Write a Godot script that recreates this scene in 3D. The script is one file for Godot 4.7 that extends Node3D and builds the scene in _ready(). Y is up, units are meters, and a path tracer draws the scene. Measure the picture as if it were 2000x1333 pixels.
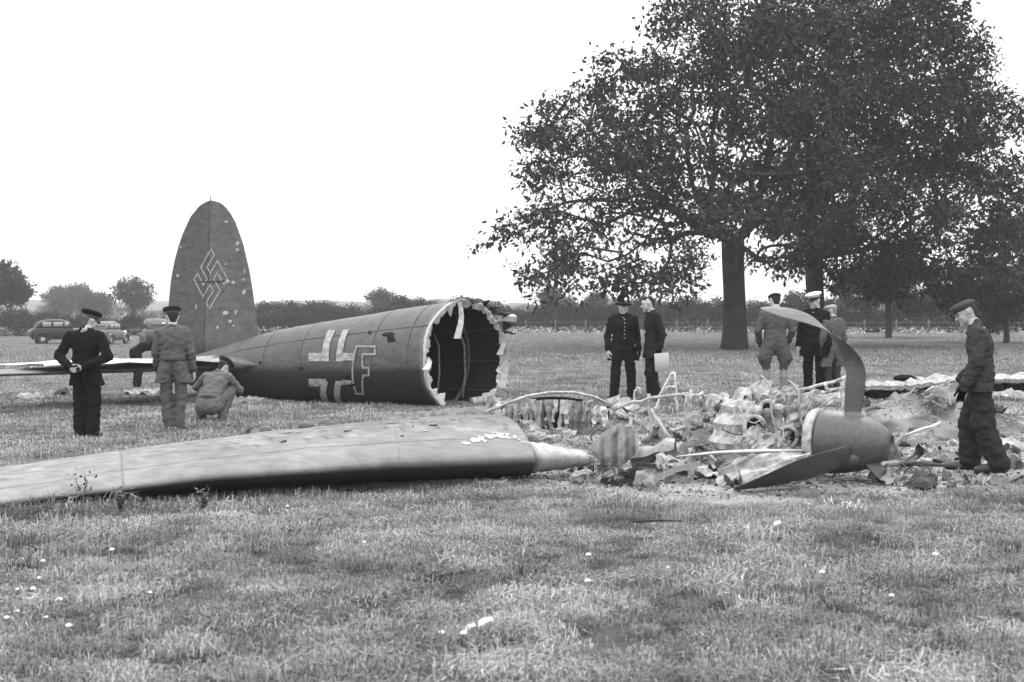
extends Node3D
# A crashed bomber in an English field, seen through a normal lens from eye height. Units are metres, y up, the camera looks along -z.

const EYE := 1.6
const LENS := 2400.0
var rng := RandomNumberGenerator.new()
var lump := FastNoiseLite.new()
var fine := FastNoiseLite.new()
var used := {}
var M := {}
var T := {}

func _ready() -> void:
	# camera, sky, sun, exposure
	var cam := Camera3D.new()
	cam.name = "camera"
	cam.fov = 31.03; cam.near = 0.1; cam.far = 4000.0
	cam.position = Vector3(0, EYE, 0)
	cam.rotation = Vector3(-atan(46.5 / LENS), 0, 0)
	var lens := CameraAttributesPhysical.new()
	lens.frustum_focal_length = 12.0 / tan(deg_to_rad(31.03 / 2.0))
	lens.frustum_focus_distance = 16.0; lens.frustum_near = 0.1; lens.frustum_far = 4000.0
	lens.exposure_aperture = 3.2
	cam.attributes = lens
	add_child(cam); cam.current = true
	var sky := ProceduralSkyMaterial.new()      # an overcast sky: the zenith three times as bright as the horizon
	sky.sky_top_color = Color(1, 1, 1); sky.sky_horizon_color = Color(0.645, 0.645, 0.645); sky.sky_curve = 0.6
	sky.ground_bottom_color = grey(0.05); sky.ground_horizon_color = grey(0.12)
	sky.sky_energy_multiplier = 1.52
	sky.sun_angle_max = 0.0
	var env := Environment.new()
	env.background_mode = Environment.BG_SKY
	env.sky = Sky.new(); env.sky.sky_material = sky
	env.tonemap_mode = Environment.TONE_MAPPER_LINEAR
	env.tonemap_exposure = 1.5
	env.sdfgi_enabled = true; env.ssao_enabled = true; env.ssil_enabled = true
	env.fog_enabled = true; env.fog_density = 0.0006; env.fog_light_color = grey(0.75)
	var we := WorldEnvironment.new()
	we.name = "world"; we.environment = env; add_child(we)
	var sun := DirectionalLight3D.new()
	sun.name = "sun"; sun.light_energy = 0.5; sun.light_angular_distance = 14.0; sun.light_color = Color(1, 0.99, 0.97)
	sun.shadow_enabled = true
	sun.rotation_degrees = Vector3(-52, 160, 0)     # high, a little behind the scene
	add_child(sun)

	lump.seed = 11; lump.frequency = 0.01; lump.fractal_octaves = 4
	fine.seed = 23; fine.frequency = 0.02; fine.fractal_octaves = 2
	materials()
	make_hand(); make_head()
	for k in 3: clumps.append(leaf_clump(26, 0.42, 0.21, 50 + k))
	build_ground()
	build_plants()
	build_fuselage()
	build_wing()
	build_engine()
	build_wreckage()
	build_cars()
	build_people()
	build_small_things()
	build_grass()
	build_tall_grass()

class MB:
	var v := PackedVector3Array()
	var c := PackedColorArray()
	var i := PackedInt32Array()
	func add(p: Vector3, g := 1.0) -> int:
		v.append(p); c.append(Color(g, g, g)); return v.size() - 1
	func tri(a: int, b: int, d: int) -> void:
		i.append(a); i.append(b); i.append(d)
	func quad(a: int, b: int, d: int, e: int) -> void:
		tri(a, b, d); tri(a, d, e)
	func flat_quad(a: Vector3, b: Vector3, d: Vector3, e: Vector3, g := 1.0) -> void:
		quad(add(a, g), add(b, g), add(d, g), add(e, g))
	func rings(rows: Array, closed := true, caps := true, g := 1.0, tones: Array = []) -> void:
		var n: int = rows[0].size()
		var first := v.size()
		for r in rows.size():
			for k in n:
				add(rows[r][k], tones[r][k] if tones else g)
		for r in rows.size() - 1:
			for k in (n if closed else n - 1):
				var k2 := (k + 1) % n
				quad(first + r * n + k, first + r * n + k2, first + (r + 1) * n + k2, first + (r + 1) * n + k)
		if caps and closed:
			for r in [0, rows.size() - 1]:
				var mid := Vector3.ZERO
				for p in rows[r]:
					mid += p
				var m := add(mid / n, tones[r][0] if tones else g)
				var f := v.size()
				for k in n:
					add(rows[r][k], tones[r][k] if tones else g)
				for k in n:
					if r == 0: tri(m, f + (k + 1) % n, f + k)
					else: tri(m, f + k, f + (k + 1) % n)
	func tube(pts: Array, radii: Array, sides := 8, g := 1.0, flat := 1.0) -> void:
		var rows := []
		var side := Vector3.ZERO
		for k in pts.size():
			var dir: Vector3 = (pts[mini(k + 1, pts.size() - 1)] - pts[maxi(k - 1, 0)]).normalized()
			if side == Vector3.ZERO:
				side = dir.cross(Vector3.UP if absf(dir.y) < 0.9 else Vector3.RIGHT).normalized()
			side = (side - dir * side.dot(dir)).normalized()
			var up := dir.cross(side)
			var row := PackedVector3Array()
			for j in sides:
				var a := TAU * j / sides
				row.append(pts[k] + (side * cos(a) + up * sin(a) * flat) * radii[k])
			rows.append(row)
		rings(rows, true, true, g)
	func box(mid: Vector3, size: Vector3, b := Basis(), g := 1.0, bev := 0.0) -> void:
		var h := size / 2
		var e := bev if bev > 0.0 else minf(minf(h.x, h.y), h.z) * 0.12
		var rows := []
		for q in [[-h.y, e], [-h.y + e, 0.0], [h.y - e, 0.0], [h.y, e]]:
			var x: float = h.x - q[1]
			var z: float = h.z - q[1]
			var row := PackedVector3Array()
			for p in [Vector2(-x + e, -z), Vector2(x - e, -z), Vector2(x, -z + e), Vector2(x, z - e), Vector2(x - e, z), Vector2(-x + e, z), Vector2(-x, z - e), Vector2(-x, -z + e)]:
				row.append(mid + b * Vector3(p.x, q[0], p.y))
			rows.append(row)
		rings(rows, true, true, g)
	func lathe(profile: Array, sides := 20, at := Transform3D(), squash := Vector3.ONE, g := 1.0) -> void:
		var rows := []
		for q in profile:
			var row := PackedVector3Array()
			for j in sides:
				var a := TAU * j / sides
				row.append(at * (Vector3(cos(a) * q.x, q.y, sin(a) * q.x) * squash))
			rows.append(row)
		rings(rows, true, true, g)
	func ball(mid: Vector3, r: Vector3, b := Basis(), g := 1.0, seg := 10) -> void:
		var prof := []
		for k in seg + 1:
			var a := -PI / 2 + PI * k / seg
			prof.append(Vector2(maxf(cos(a), 0.01), sin(a)))
		lathe(prof, seg * 2, Transform3D(b, mid), r, g)
	func mesh(shift := Vector3.ZERO, smooth := true) -> ArrayMesh:
		var st := SurfaceTool.new()
		st.begin(Mesh.PRIMITIVE_TRIANGLES)
		st.set_smooth_group(0 if smooth else -1)
		for k in v.size():
			st.set_color(c[k])
			st.set_uv(Vector2(v[k].x, v[k].z))
			st.add_vertex(v[k] - shift)
		for k in i:
			st.add_index(k)
		st.generate_normals()
		return st.commit()

func mb() -> MB:
	return MB.new()

func numbered(called: String) -> String:
	if not used.has(called):
		used[called] = 0
		return called
	used[called] += 1
	return "%s_%03d" % [called, used[called]]

func thing(called: String, label: String, category: String, at := Vector3.ZERO, turn := 0.0, group := "") -> Node3D:
	var o := Node3D.new()
	o.name = numbered(called); add_child(o)
	o.position = at; o.rotation.y = turn
	tag(o, label, category, group)
	return o

func tag(o: Node, label: String, category: String, group := "") -> void:
	o.set_meta("label", label); o.set_meta("category", category)
	if group: o.set_meta("group", group)

func part(parent: Node3D, called: String, b: MB, m: Material, smooth := true, world := false) -> MeshInstance3D:
	return put(parent, called, b.mesh(parent.position if world else Vector3.ZERO, smooth), m)

func put(parent: Node, called: String, me: Mesh, m: Material) -> MeshInstance3D:
	var o := MeshInstance3D.new()
	o.mesh = me; o.material_override = m
	o.name = called
	parent.add_child(o, true)
	return o

func solo(called: String, b: MB, m: Material, label: String, category: String, group := "", at := Vector3.ZERO, smooth := true) -> MeshInstance3D:
	var o := put(self, numbered(called), b.mesh(at, smooth), m)
	o.position = at
	tag(o, label, category, group)
	return o

func scatter(parent: Node, called: String, me: Mesh, m: Material, xf: Array, tones: PackedFloat32Array) -> MultiMeshInstance3D:
	var mm := MultiMesh.new()
	mm.transform_format = MultiMesh.TRANSFORM_3D
	mm.use_colors = true
	mm.mesh = me
	mm.instance_count = xf.size()
	for k in xf.size():
		mm.set_instance_transform(k, xf[k])
		var g := tones[k]
		mm.set_instance_color(k, Color(g, g, g))
	var o := MultiMeshInstance3D.new()
	o.multimesh = mm; o.material_override = m; o.name = called
	parent.add_child(o, true)
	o.set_meta("kind", "stuff")
	return o

func spot(u: float, v: float, d: float) -> Vector3:
	return Vector3((u - 1000.0) / LENS * d, EYE + (620.0 - v) / LENS * d, -d)

func grey(lin: float) -> Color:
	return Color(lin, lin, lin).linear_to_srgb()

func noise_texture(freq: float, low: float, high: float, octaves := 5, seed_ := 1, mid := 0.5, kind := FastNoiseLite.TYPE_SIMPLEX_SMOOTH) -> NoiseTexture2D:
	var n := FastNoiseLite.new()
	n.noise_type = kind; n.frequency = freq; n.fractal_octaves = octaves; n.seed = seed_
	var t := NoiseTexture2D.new()
	t.width = 512; t.height = 512; t.seamless = true; t.noise = n
	var ramp := Gradient.new()
	ramp.offsets = PackedFloat32Array([0.0, mid, 1.0])
	ramp.colors = PackedColorArray([grey(low), grey(lerpf(low, high, 0.5)), grey(high)])
	t.color_ramp = ramp
	return t

func bump_texture(freq: float, strength: float, seed_ := 7) -> NoiseTexture2D:
	var n := FastNoiseLite.new()
	n.frequency = freq; n.fractal_octaves = 5; n.seed = seed_
	var t := NoiseTexture2D.new()
	t.width = 512; t.height = 512; t.seamless = true; t.as_normal_map = true; t.bump_strength = strength; t.noise = n
	return t

func mat(lin: float, rough := 0.9, metal := 0.0, tex := "", scale := 1.0, bump := "", bump_scale := 1.0) -> StandardMaterial3D:
	var m := StandardMaterial3D.new()
	m.albedo_color = grey(lin); m.roughness = rough; m.metallic = metal
	m.vertex_color_use_as_albedo = true
	m.cull_mode = BaseMaterial3D.CULL_DISABLED
	if tex or bump:
		m.uv1_triplanar = true
		m.uv1_scale = Vector3.ONE * scale
	if tex: m.albedo_texture = T[tex]
	if bump:
		m.normal_enabled = true; m.normal_texture = T[bump]; m.normal_scale = bump_scale
	return m

func materials() -> void:
	T.mottle = noise_texture(0.012, 0.42, 1.0, 6, 3)
	T.streak = noise_texture(0.02, 0.35, 1.0, 6, 5, 0.45)
	T.soot = noise_texture(0.014, 0.16, 1.0, 6, 9, 0.5)
	T.speck = noise_texture(0.05, 0.4, 1.0, 4, 13)
	T.weave = noise_texture(0.09, 0.7, 1.0, 3, 17)
	T.bump = bump_texture(0.02, 6.0)
	T.finebump = bump_texture(0.07, 5.0, 21)
	M.ground = mat(1.0, 1.0, 0.0, "speck", 0.9, "finebump", 1.4)
	M.ground.uv1_world_triplanar = true
	M.grass = mat(1.0, 0.85)
	M.leaf = mat(1.0, 0.7)
	M.grass.metallic_specular = 0.05; M.leaf.metallic_specular = 0.2; M.ground.metallic_specular = 0.1
	M.bark = mat(0.05, 1.0, 0.0, "soot", 0.5, "bump", 2.0)
	M.camo = mat(1.0, 0.6, 0.0, "mottle", 0.6, "bump", 0.6)
	M.wing = mat(1.0, 0.7, 0.0, "mottle", 0.5, "bump", 0.6)
	M.white_paint = mat(0.5, 0.7, 0.0, "soot", 1.1)
	M.pale_paint = mat(0.42, 0.75, 0.0, "soot", 2.0)
	M.bare = mat(0.62, 0.5, 0.35, "mottle", 1.2, "bump", 0.5)
	M.burnt = mat(0.6, 0.85, 0.1, "soot", 1.1, "bump", 1.0)
	M.scrap = mat(1.0, 0.75, 0.15, "streak", 1.3, "bump", 1.0)
	M.dark = mat(0.025, 0.8, 0.0, "mottle", 1.0)
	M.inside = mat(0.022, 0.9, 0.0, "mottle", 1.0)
	M.inside.metallic_specular = 0.1; M.dark.metallic_specular = 0.15
	M.blade = mat(0.05, 0.5, 0.0, "mottle", 1.6, "bump", 0.5)
	M.spinner = mat(0.085, 0.48, 0.1, "mottle", 2.0, "bump", 0.4)
	M.skin = mat(0.34, 0.6)
	M.glass = mat(0.03, 0.15)
	M.black = mat(0.012, 0.5)
	M.chrome = mat(0.6, 0.2, 0.9)
	M.white = mat(0.75, 0.8)
	M.wood = mat(0.14, 0.95, 0.0, "streak", 1.5)

func cloth(lin: float) -> StandardMaterial3D:
	var key := "cloth%.3f" % lin
	if not M.has(key):
		M[key] = mat(lin, 0.95, 0.0, "weave", 4.0, "finebump", 0.8)
		M[key].metallic_specular = 0.12
	return M[key]

# ---- the lie of the land
func ash(x: float, z: float) -> float:
	var a := 0.0
	for e in [[3.9, -15.6, 5.2, 5.4, 1.0], [0.9, -12.2, 1.6, 1.3, 0.9], [2.9, -11.6, 2.6, 0.8, 1.0], [7.5, -17.5, 4.0, 4.0, 0.9], [0.35, -10.1, 0.75, 0.36, 0.5], [3.05, -9.65, 0.95, 0.32, 0.55], [1.9, -10.9, 1.3, 0.5, 0.8], [-9.0, -20.6, 1.3, 1.2, 0.7], [-6.3, -22.3, 1.6, 1.0, 0.8]]:
		var q := Vector2((x - e[0]) / e[2], (z - e[1]) / e[3]).length()
		a = maxf(a, e[4] * (1.0 - smoothstep(0.55, 1.15, q + 0.35 * lump.get_noise_2d(x * 60, z * 60))))
	return clampf(a, 0.0, 1.0)

const HEAPS := [[1050, 850, 15.4, 0.8, 0.16, 0.5, "low ash heap in front of the arched spar"], [1210, 830, 16.8, 0.9, 0.24, 0.6, "ash heap right of the arched spar"], [1480, 800, 15.2, 0.9, 0.3, 0.6, "ash heap behind the burnt engine"], [1590, 780, 16.8, 1.0, 0.32, 0.7, "ash heap below the curved rib hoop"], [1815, 845, 16.6, 1.4, 0.62, 1.0, "large rounded ash heap before the far wing"], [1690, 800, 16.5, 1.0, 0.32, 0.8, "ash heap behind the upright propeller blade"], [1930, 800, 17.0, 0.9, 0.22, 0.8, "low ash heap behind the man in overalls"], [1100, 880, 14.4, 0.8, 0.13, 0.6, "low ash heap under the hanging skins"], [1400, 880, 13.2, 0.7, 0.2, 0.5, "ash heap left of the burnt engine"], [1240, 950, 11.9, 0.8, 0.10, 0.4, "low ash heap in front of the curved sheets"], [1340, 820, 15.6, 0.9, 0.18, 0.6, "ash heap under the bent frames"]]

func pile(x: float, z: float) -> float:     # how high the ash heaps lie here
	var h := 0.0
	for q in HEAPS:
		var r := Vector2((x - (q[0] - 1000) / LENS * q[2]) / q[3], (z + q[2]) / q[5]).length()
		if r < 1.0: h = maxf(h, q[4] * 0.85 * pow(1.0 - r * r, 1.3))
	return h

func land(x: float, z: float) -> float:
	var d := -z
	var h := 0.2 * smoothstep(13.0, 23.0, d) * smoothstep(-4.0, 2.5, x)
	h += 0.035 * lump.get_noise_2d(x * 55.0, z * 55.0) * (1.0 - smoothstep(30, 60, d))
	h += 0.018 * lump.get_noise_2d(x * 190.0 + 40, z * 190.0) * (1.0 - smoothstep(15, 30, d))
	h += 0.03 * lump.get_noise_2d(x * 330.0, z * 330.0 + 77) * (1.0 - smoothstep(10, 18, d))
	h += 0.05 * ash(x, z) * lump.get_noise_2d(x * 120.0, z * 120.0)
	return h

func on_land(x: float, z: float) -> Vector3:
	return Vector3(x, land(x, z), z)

func ground_spot(u: float, v: float) -> Vector3:
	var d := 3840.0 / (v - 620.0)
	for k in 4:
		d = (EYE - land((u - 1000) / LENS * d, -d)) * LENS / (v - 620.0)
	return on_land((u - 1000.0) / LENS * d, -d)

# ---- surface nets over smoothly joined tapered capsules: bone = [from, to, radius, radius, blend]
func nets(bones: Array, cell: float, wrinkle := 0.0, wave := 60.0, face := false, hem := -INF) -> ArrayMesh:
	var lo := Vector3.INF
	var hi := -Vector3.INF
	for b in bones:
		var r := maxf(b[2], b[3]) + 3.0 * cell
		for p in [b[0], b[1]]:
			lo = lo.min(p - Vector3.ONE * r); hi = hi.max(p + Vector3.ONE * r)
	var nx := int((hi.x - lo.x) / cell) + 2
	var ny := int((hi.y - lo.y) / cell) + 2
	var nz := int((hi.z - lo.z) / cell) + 2
	var f := PackedFloat32Array()
	f.resize(nx * ny * nz); f.fill(9.0)
	for b in bones:
		var a: Vector3 = b[0]
		var ab: Vector3 = b[1] - b[0]
		var ra: float = b[2]
		var dr: float = b[3] - b[2]
		var k: float = b[4]
		var l2 := maxf(ab.length_squared(), 1e-8)
		var r := maxf(b[2], b[3]) + k + 2.0 * cell
		var q0: Vector3 = ((a.min(b[1]) - Vector3.ONE * r - lo) / cell).floor().max(Vector3.ZERO)
		var q1: Vector3 = ((a.max(b[1]) + Vector3.ONE * r - lo) / cell).ceil().min(Vector3(nx - 1, ny - 1, nz - 1))
		for z in range(int(q0.z), int(q1.z) + 1):
			for y in range(int(q0.y), int(q1.y) + 1):
				var at := (z * ny + y) * nx
				for x in range(int(q0.x), int(q1.x) + 1):
					var pa := lo + Vector3(x, y, z) * cell - a
					var h := clampf(pa.dot(ab) / l2, 0.0, 1.0)
					var d := (pa - ab * h).length() - ra - dr * h
					var o := f[at + x]
					var e := maxf(k - absf(o - d), 0.0) / k
					f[at + x] = minf(o, d) - e * e * k * 0.25
	if wrinkle > 0.0:
		for z in nz:
			for y in ny:
				var at := (z * ny + y) * nx
				for x in nx:
					if absf(f[at + x]) < 2.5 * cell:
						var p := lo + Vector3(x, y, z) * cell
						f[at + x] += wrinkle * fine.get_noise_3d(p.x * wave * 0.8, p.y * wave * 1.5 + p.x * wave * 0.5, p.z * wave)
	if hem > lo.y:
		for z in nz:
			for y in ny:
				var at := (z * ny + y) * nx
				var over := hem - (lo.y + y * cell)
				if over > -3.0 * cell:
					for x in nx: f[at + x] = maxf(f[at + x], over)
	var id := PackedInt32Array()
	id.resize(f.size()); id.fill(-1)
	var st := SurfaceTool.new()
	st.begin(Mesh.PRIMITIVE_TRIANGLES)
	st.set_smooth_group(0)
	var step := [0, 1, nx, nx + 1, nx * ny, nx * ny + 1, nx * ny + nx, nx * ny + nx + 1]
	var count := 0
	for z in nz - 1:
		for y in ny - 1:
			var at := (z * ny + y) * nx
			for x in nx - 1:
				var n := at + x
				if absf(f[n]) > 2.0 * cell + 0.05:
					continue
				var mask := 0
				for j in 8:
					if f[n + step[j]] < 0.0: mask |= 1 << j
				if mask == 0 or mask == 255:
					continue
				var sum := Vector3.ZERO
				var hits := 0
				for e in [[0, 1], [2, 3], [4, 5], [6, 7], [0, 2], [1, 3], [4, 6], [5, 7], [0, 4], [1, 5], [2, 6], [3, 7]]:
					var fa := f[n + step[e[0]]]
					var fb := f[n + step[e[1]]]
					if (fa < 0.0) != (fb < 0.0):
						var t := fa / (fa - fb)
						var pa := Vector3(e[0] & 1, (e[0] >> 1) & 1, e[0] >> 2)
						var pb := Vector3(e[1] & 1, (e[1] >> 1) & 1, e[1] >> 2)
						sum += pa.lerp(pb, t); hits += 1
				var p := lo + (Vector3(x, y, z) + sum / hits) * cell
				var g := head_tone(p) if face else 1.0
				st.set_color(Color(g, g, g))
				st.add_vertex(p)
				id[n] = count; count += 1
	var sx := 1
	var sy := nx
	var sz := nx * ny
	for z in range(1, nz - 1):
		for y in range(1, ny - 1):
			var at := (z * ny + y) * nx
			for x in range(1, nx - 1):
				var n := at + x
				if id[n] < 0:
					continue
				var inside := f[n] < 0.0
				for w in [[sx, sy, sz], [sy, sz, sx], [sz, sx, sy]]:
					if (f[n + w[0]] < 0.0) == inside:
						continue
					var a := id[n]
					var b := id[n - w[1]]
					var c := id[n - w[1] - w[2]]
					var d := id[n - w[2]]
					if a < 0 or b < 0 or c < 0 or d < 0:
						continue
					var order := [a, d, c, a, c, b] if inside else [a, b, c, a, c, d]
					for j in order: st.add_index(j)
	st.generate_normals()
	return st.commit()

var hand_mesh: ArrayMesh
var head_mesh: ArrayMesh

func make_hand() -> void:   # a relaxed right hand: wrist at the origin, fingers down -y, palm towards +x, thumb towards +z
	var k := 0.008
	var b := []
	b.append([Vector3(0, 0.03, 0), Vector3(0, -0.02, 0), 0.025, 0.027, 0.02])
	for q in [[0.027, 0.0], [0.009, 0.004], [-0.009, 0.003], [-0.026, 0.0]]:
		b.append([Vector3(0, -0.015, q[0] * 0.6), Vector3(0.0, -0.085, q[0]), 0.016, 0.013, 0.014])
	var i := 0
	for q in [[0.029, 0.036, 0.024, 0.02], [0.010, 0.041, 0.028, 0.022], [-0.010, 0.038, 0.026, 0.021], [-0.028, 0.030, 0.020, 0.018]]:
		var p := Vector3(0, -0.088, q[0])
		var bend := 0.35 + 0.08 * i
		for s in 3:
			var dir := Vector3(sin(bend), -cos(bend), q[0] * 0.8).normalized()
			var e := p + dir * float(q[1 + s])
			b.append([p, e, 0.0098 - 0.0007 * s, 0.0090 - 0.0009 * s, 0.004])
			p = e; bend += 0.42
		i += 1
	var t := Vector3(0.008, -0.03, 0.024)
	for q in [[Vector3(0.35, -0.6, 0.7), 0.04, 0.015, 0.012], [Vector3(0.4, -0.85, 0.35), 0.032, 0.012, 0.0105], [Vector3(0.4, -0.95, 0.1), 0.026, 0.0105, 0.009]]:
		var e: Vector3 = t + q[0].normalized() * float(q[1])
		b.append([t, e, q[2], q[3], k]); t = e
	hand_mesh = nets(b, 0.0042)

func head_tone(p: Vector3) -> float:
	if p.z > 0.055 and absf(absf(p.x) - 0.032) < 0.017 and absf(p.y - 0.012) < 0.008: return 0.22
	if p.z > 0.05 and absf(absf(p.x) - 0.033) < 0.024 and absf(p.y - 0.032) < 0.006: return 0.4
	if p.z > 0.05 and absf(p.x) < 0.026 and absf(p.y + 0.062) < 0.006: return 0.5
	return 1.0

func make_head() -> void:   # the centre of the head at the origin, face towards +z
	var b := [
		[Vector3(0, 0.035, -0.025), Vector3(0, 0.03, 0.012), 0.088, 0.078, 0.03],
		[Vector3(0, -0.02, 0.0), Vector3(0, -0.075, 0.045), 0.068, 0.036, 0.03],
		[Vector3(-0.03, -0.05, 0.03), Vector3(0.03, -0.05, 0.03), 0.04, 0.04, 0.03],
		[Vector3(-0.04, 0.032, 0.062), Vector3(0.04, 0.032, 0.062), 0.018, 0.018, 0.02],
		[Vector3(0, 0.02, 0.082), Vector3(0, -0.026, 0.108), 0.010, 0.0125, 0.012],
		[Vector3(-0.014, -0.028, 0.092), Vector3(0.014, -0.028, 0.092), 0.010, 0.010, 0.008],
		[Vector3(-0.05, -0.02, 0.05), Vector3(-0.03, -0.02, 0.06), 0.022, 0.02, 0.02],
		[Vector3(0.05, -0.02, 0.05), Vector3(0.03, -0.02, 0.06), 0.022, 0.02, 0.02],
		[Vector3(-0.02, -0.055, 0.078), Vector3(0.02, -0.055, 0.078), 0.011, 0.011, 0.01],
		[Vector3(-0.018, -0.069, 0.076), Vector3(0.018, -0.069, 0.076), 0.010, 0.010, 0.006],
		[Vector3(-0.01, -0.095, 0.068), Vector3(0.01, -0.095, 0.068), 0.018, 0.018, 0.02],
		[Vector3(0, -0.05, -0.03), Vector3(0, -0.16, -0.045), 0.058, 0.056, 0.03]]
	for s in [-1.0, 1.0]:
		b.append([Vector3(0.082 * s, 0.025, -0.012), Vector3(0.078 * s, -0.02, -0.004), 0.014, 0.009, 0.006])
		b.append([Vector3(0.087 * s, 0.028, -0.02), Vector3(0.089 * s, 0.0, -0.022), 0.010, 0.009, 0.006])
	head_mesh = nets(b, 0.0065, 0.0, 60.0, true)

func stance(over: Dictionary) -> Dictionary:
	var j := {"head": Vector3(0, 1.625, 0.03), "neck": Vector3(0, 1.47, -0.02), "chest": Vector3(0, 1.30, 0), "waist": Vector3(0, 1.06, 0), "hips": Vector3(0, 0.93, 0),
		"sl": Vector3(0.185, 1.41, -0.01), "sr": Vector3(-0.185, 1.41, -0.01), "el": Vector3(0.25, 1.13, -0.03), "er": Vector3(-0.25, 1.13, -0.03),
		"wl": Vector3(0.265, 0.88, 0.05), "wr": Vector3(-0.265, 0.88, 0.05), "hl": Vector3(0.09, 0.92, 0), "hr": Vector3(-0.09, 0.92, 0),
		"kl": Vector3(0.105, 0.50, 0.02), "kr": Vector3(-0.105, 0.50, 0.02), "al": Vector3(0.11, 0.085, -0.03), "ar": Vector3(-0.11, 0.085, -0.03),
		"tl": Vector3(0.14, 0.035, 0.17), "tr": Vector3(-0.14, 0.035, 0.17), "head_turn": Vector3.ZERO, "across": Vector3(1, 0, 0)}
	j.merge(over, true)
	return j

# look: jacket, trousers, shoes (tones), cap (kind), cap_tone, hair, skirt (length), belt, breeches, cell
func person(label: String, at: Vector3, turn: float, size: float, pose: Dictionary, look: Dictionary) -> Node3D:
	var o := thing("person", label, "person", at, turn)
	o.scale = Vector3.ONE * size
	var j := stance(pose)
	var cell: float = look.get("cell", 0.02)
	var ax: Vector3 = j.across
	var down: Vector3 = (j.hips - j.chest).normalized()
	# body: one continuous skin figure under the clothes, with head and hands grown on
	var b := [[j.neck, j.head + Vector3(0, -0.03, -0.02), 0.055, 0.055, 0.03], [j.sl, j.sr, 0.05, 0.05, 0.05]]
	for s in [-1.0, 1.0]:
		b.append([j.chest + ax * 0.06 * s, j.waist + ax * 0.05 * s, 0.09, 0.085, 0.06])
		b.append([j.waist + ax * 0.05 * s, j.hips + ax * 0.07 * s, 0.085, 0.085, 0.06])
		b.append([j.neck, j.chest + ax * 0.08 * s, 0.05, 0.08, 0.06])
	for q in ["l", "r"]:
		b.append([j["s" + q], j["e" + q], 0.045, 0.036, 0.03]); b.append([j["e" + q], j["w" + q], 0.036, 0.026, 0.02])
		b.append([j["h" + q], j["k" + q], 0.075, 0.05, 0.04]); b.append([j["k" + q], j["a" + q], 0.048, 0.035, 0.03])
		b.append([j["a" + q], j["t" + q], 0.034, 0.026, 0.02])
	var st := SurfaceTool.new()
	st.append_from(nets(b, 0.026), 0, Transform3D())
	var turned := Basis.from_euler(j.head_turn * PI / 180.0)
	var head_at := Transform3D(turned, j.head)
	st.append_from(head_mesh, 0, head_at)
	for q in ["l", "r"]:
		var dir: Vector3 = (j["w" + q] - j["e" + q]).normalized()
		if j.has("hand_" + q): dir = j["hand_" + q].normalized()
		var inward: Vector3 = j.get("palm_" + q, ax * (-1.0 if q == "l" else 1.0))
		inward = (inward - dir * inward.dot(dir)).normalized()
		var thumb := inward.cross(-dir)
		if q == "l": thumb = -thumb
		st.append_from(hand_mesh, 0, Transform3D(Basis(inward, -dir, thumb), j["w" + q] + dir * 0.02))
	put(o, "body", st.commit(), M.skin)
	# jacket
	var rr: float = look.get("sleeve", 1.0)
	var c := [[j.sl - ax * 0.03, j.sr + ax * 0.03, 0.072, 0.072, 0.05], [j.neck + Vector3(0, 0.022, 0.004), j.neck - Vector3(0, 0.06, 0), 0.068, 0.08, 0.04]]
	for s in [-1.0, 1.0]:
		c.append([j.chest + ax * 0.075 * s, j.waist + ax * 0.06 * s, 0.118, 0.108, 0.06])
		c.append([j.chest + ax * 0.075 * s, j.neck - Vector3(0, 0.05, 0) + ax * 0.09 * s, 0.11, 0.075, 0.06])
		c.append([j.waist + ax * 0.06 * s, j.hips + ax * 0.075 * s, 0.108, 0.115, 0.05])
		var skirt: float = look.get("skirt", 0.16)
		c.append([j.hips + ax * 0.075 * s, j.hips + ax * 0.085 * s + (j["k" + ("l" if s > 0 else "r")] - j.hips).normalized() * (skirt + (0.08 if j.hips.y > 0.8 else 0.0)), 0.117, 0.127, 0.05])
	for q in ["l", "r"]:
		c.append([j["s" + q], j["e" + q], 0.068 * rr, 0.058 * rr, 0.03]); c.append([j["e" + q], j["w" + q], 0.058 * rr, 0.046 * rr, 0.02])
	put(o, "jacket", nets(c, cell, 0.021, 520.0, false, j.hips.y - look.get("skirt", 0.16) if j.hips.y > 0.8 and j.chest.z < 0.2 else -INF), cloth(look.jacket))
	# trousers
	var e := [[j.hl, j.hr, 0.10, 0.10, 0.04]]
	for q in ["l", "r"]:
		if look.has("breeches"):
			var mid: Vector3 = j["h" + q].lerp(j["k" + q], 0.55)
			var out: Vector3 = ax * (0.05 if q == "l" else -0.05)
			e.append([j["h" + q], mid + out, 0.105, 0.115, 0.04]); e.append([mid + out, j["k" + q], 0.115, 0.06, 0.03])
		else:
			var w: float = look.get("wide", 1.0)
			e.append([j["h" + q], j["k" + q], 0.102, 0.082 * w, 0.03])
			e.append([j["k" + q], j["a" + q] + Vector3(0, 0.0, 0.005), 0.082 * w, 0.078 * w, 0.03])
	put(o, "trousers", nets(e, cell, 0.022, 430.0, false, 0.055 if j.hips.y > 0.8 else -INF), cloth(look.trousers))
	if look.has("breeches"):
		for q in ["l", "r"]:
			put(o, "puttee", nets([[j["k" + q] - Vector3(0, 0.02, 0), j["k" + q].lerp(j["a" + q], 0.35) - Vector3(0, 0, 0.015), 0.058, 0.062, 0.02], [j["k" + q].lerp(j["a" + q], 0.35) - Vector3(0, 0, 0.015), j["a" + q], 0.062, 0.045, 0.02]], cell, 0.01, 700.0), cloth(look.breeches))
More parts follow.
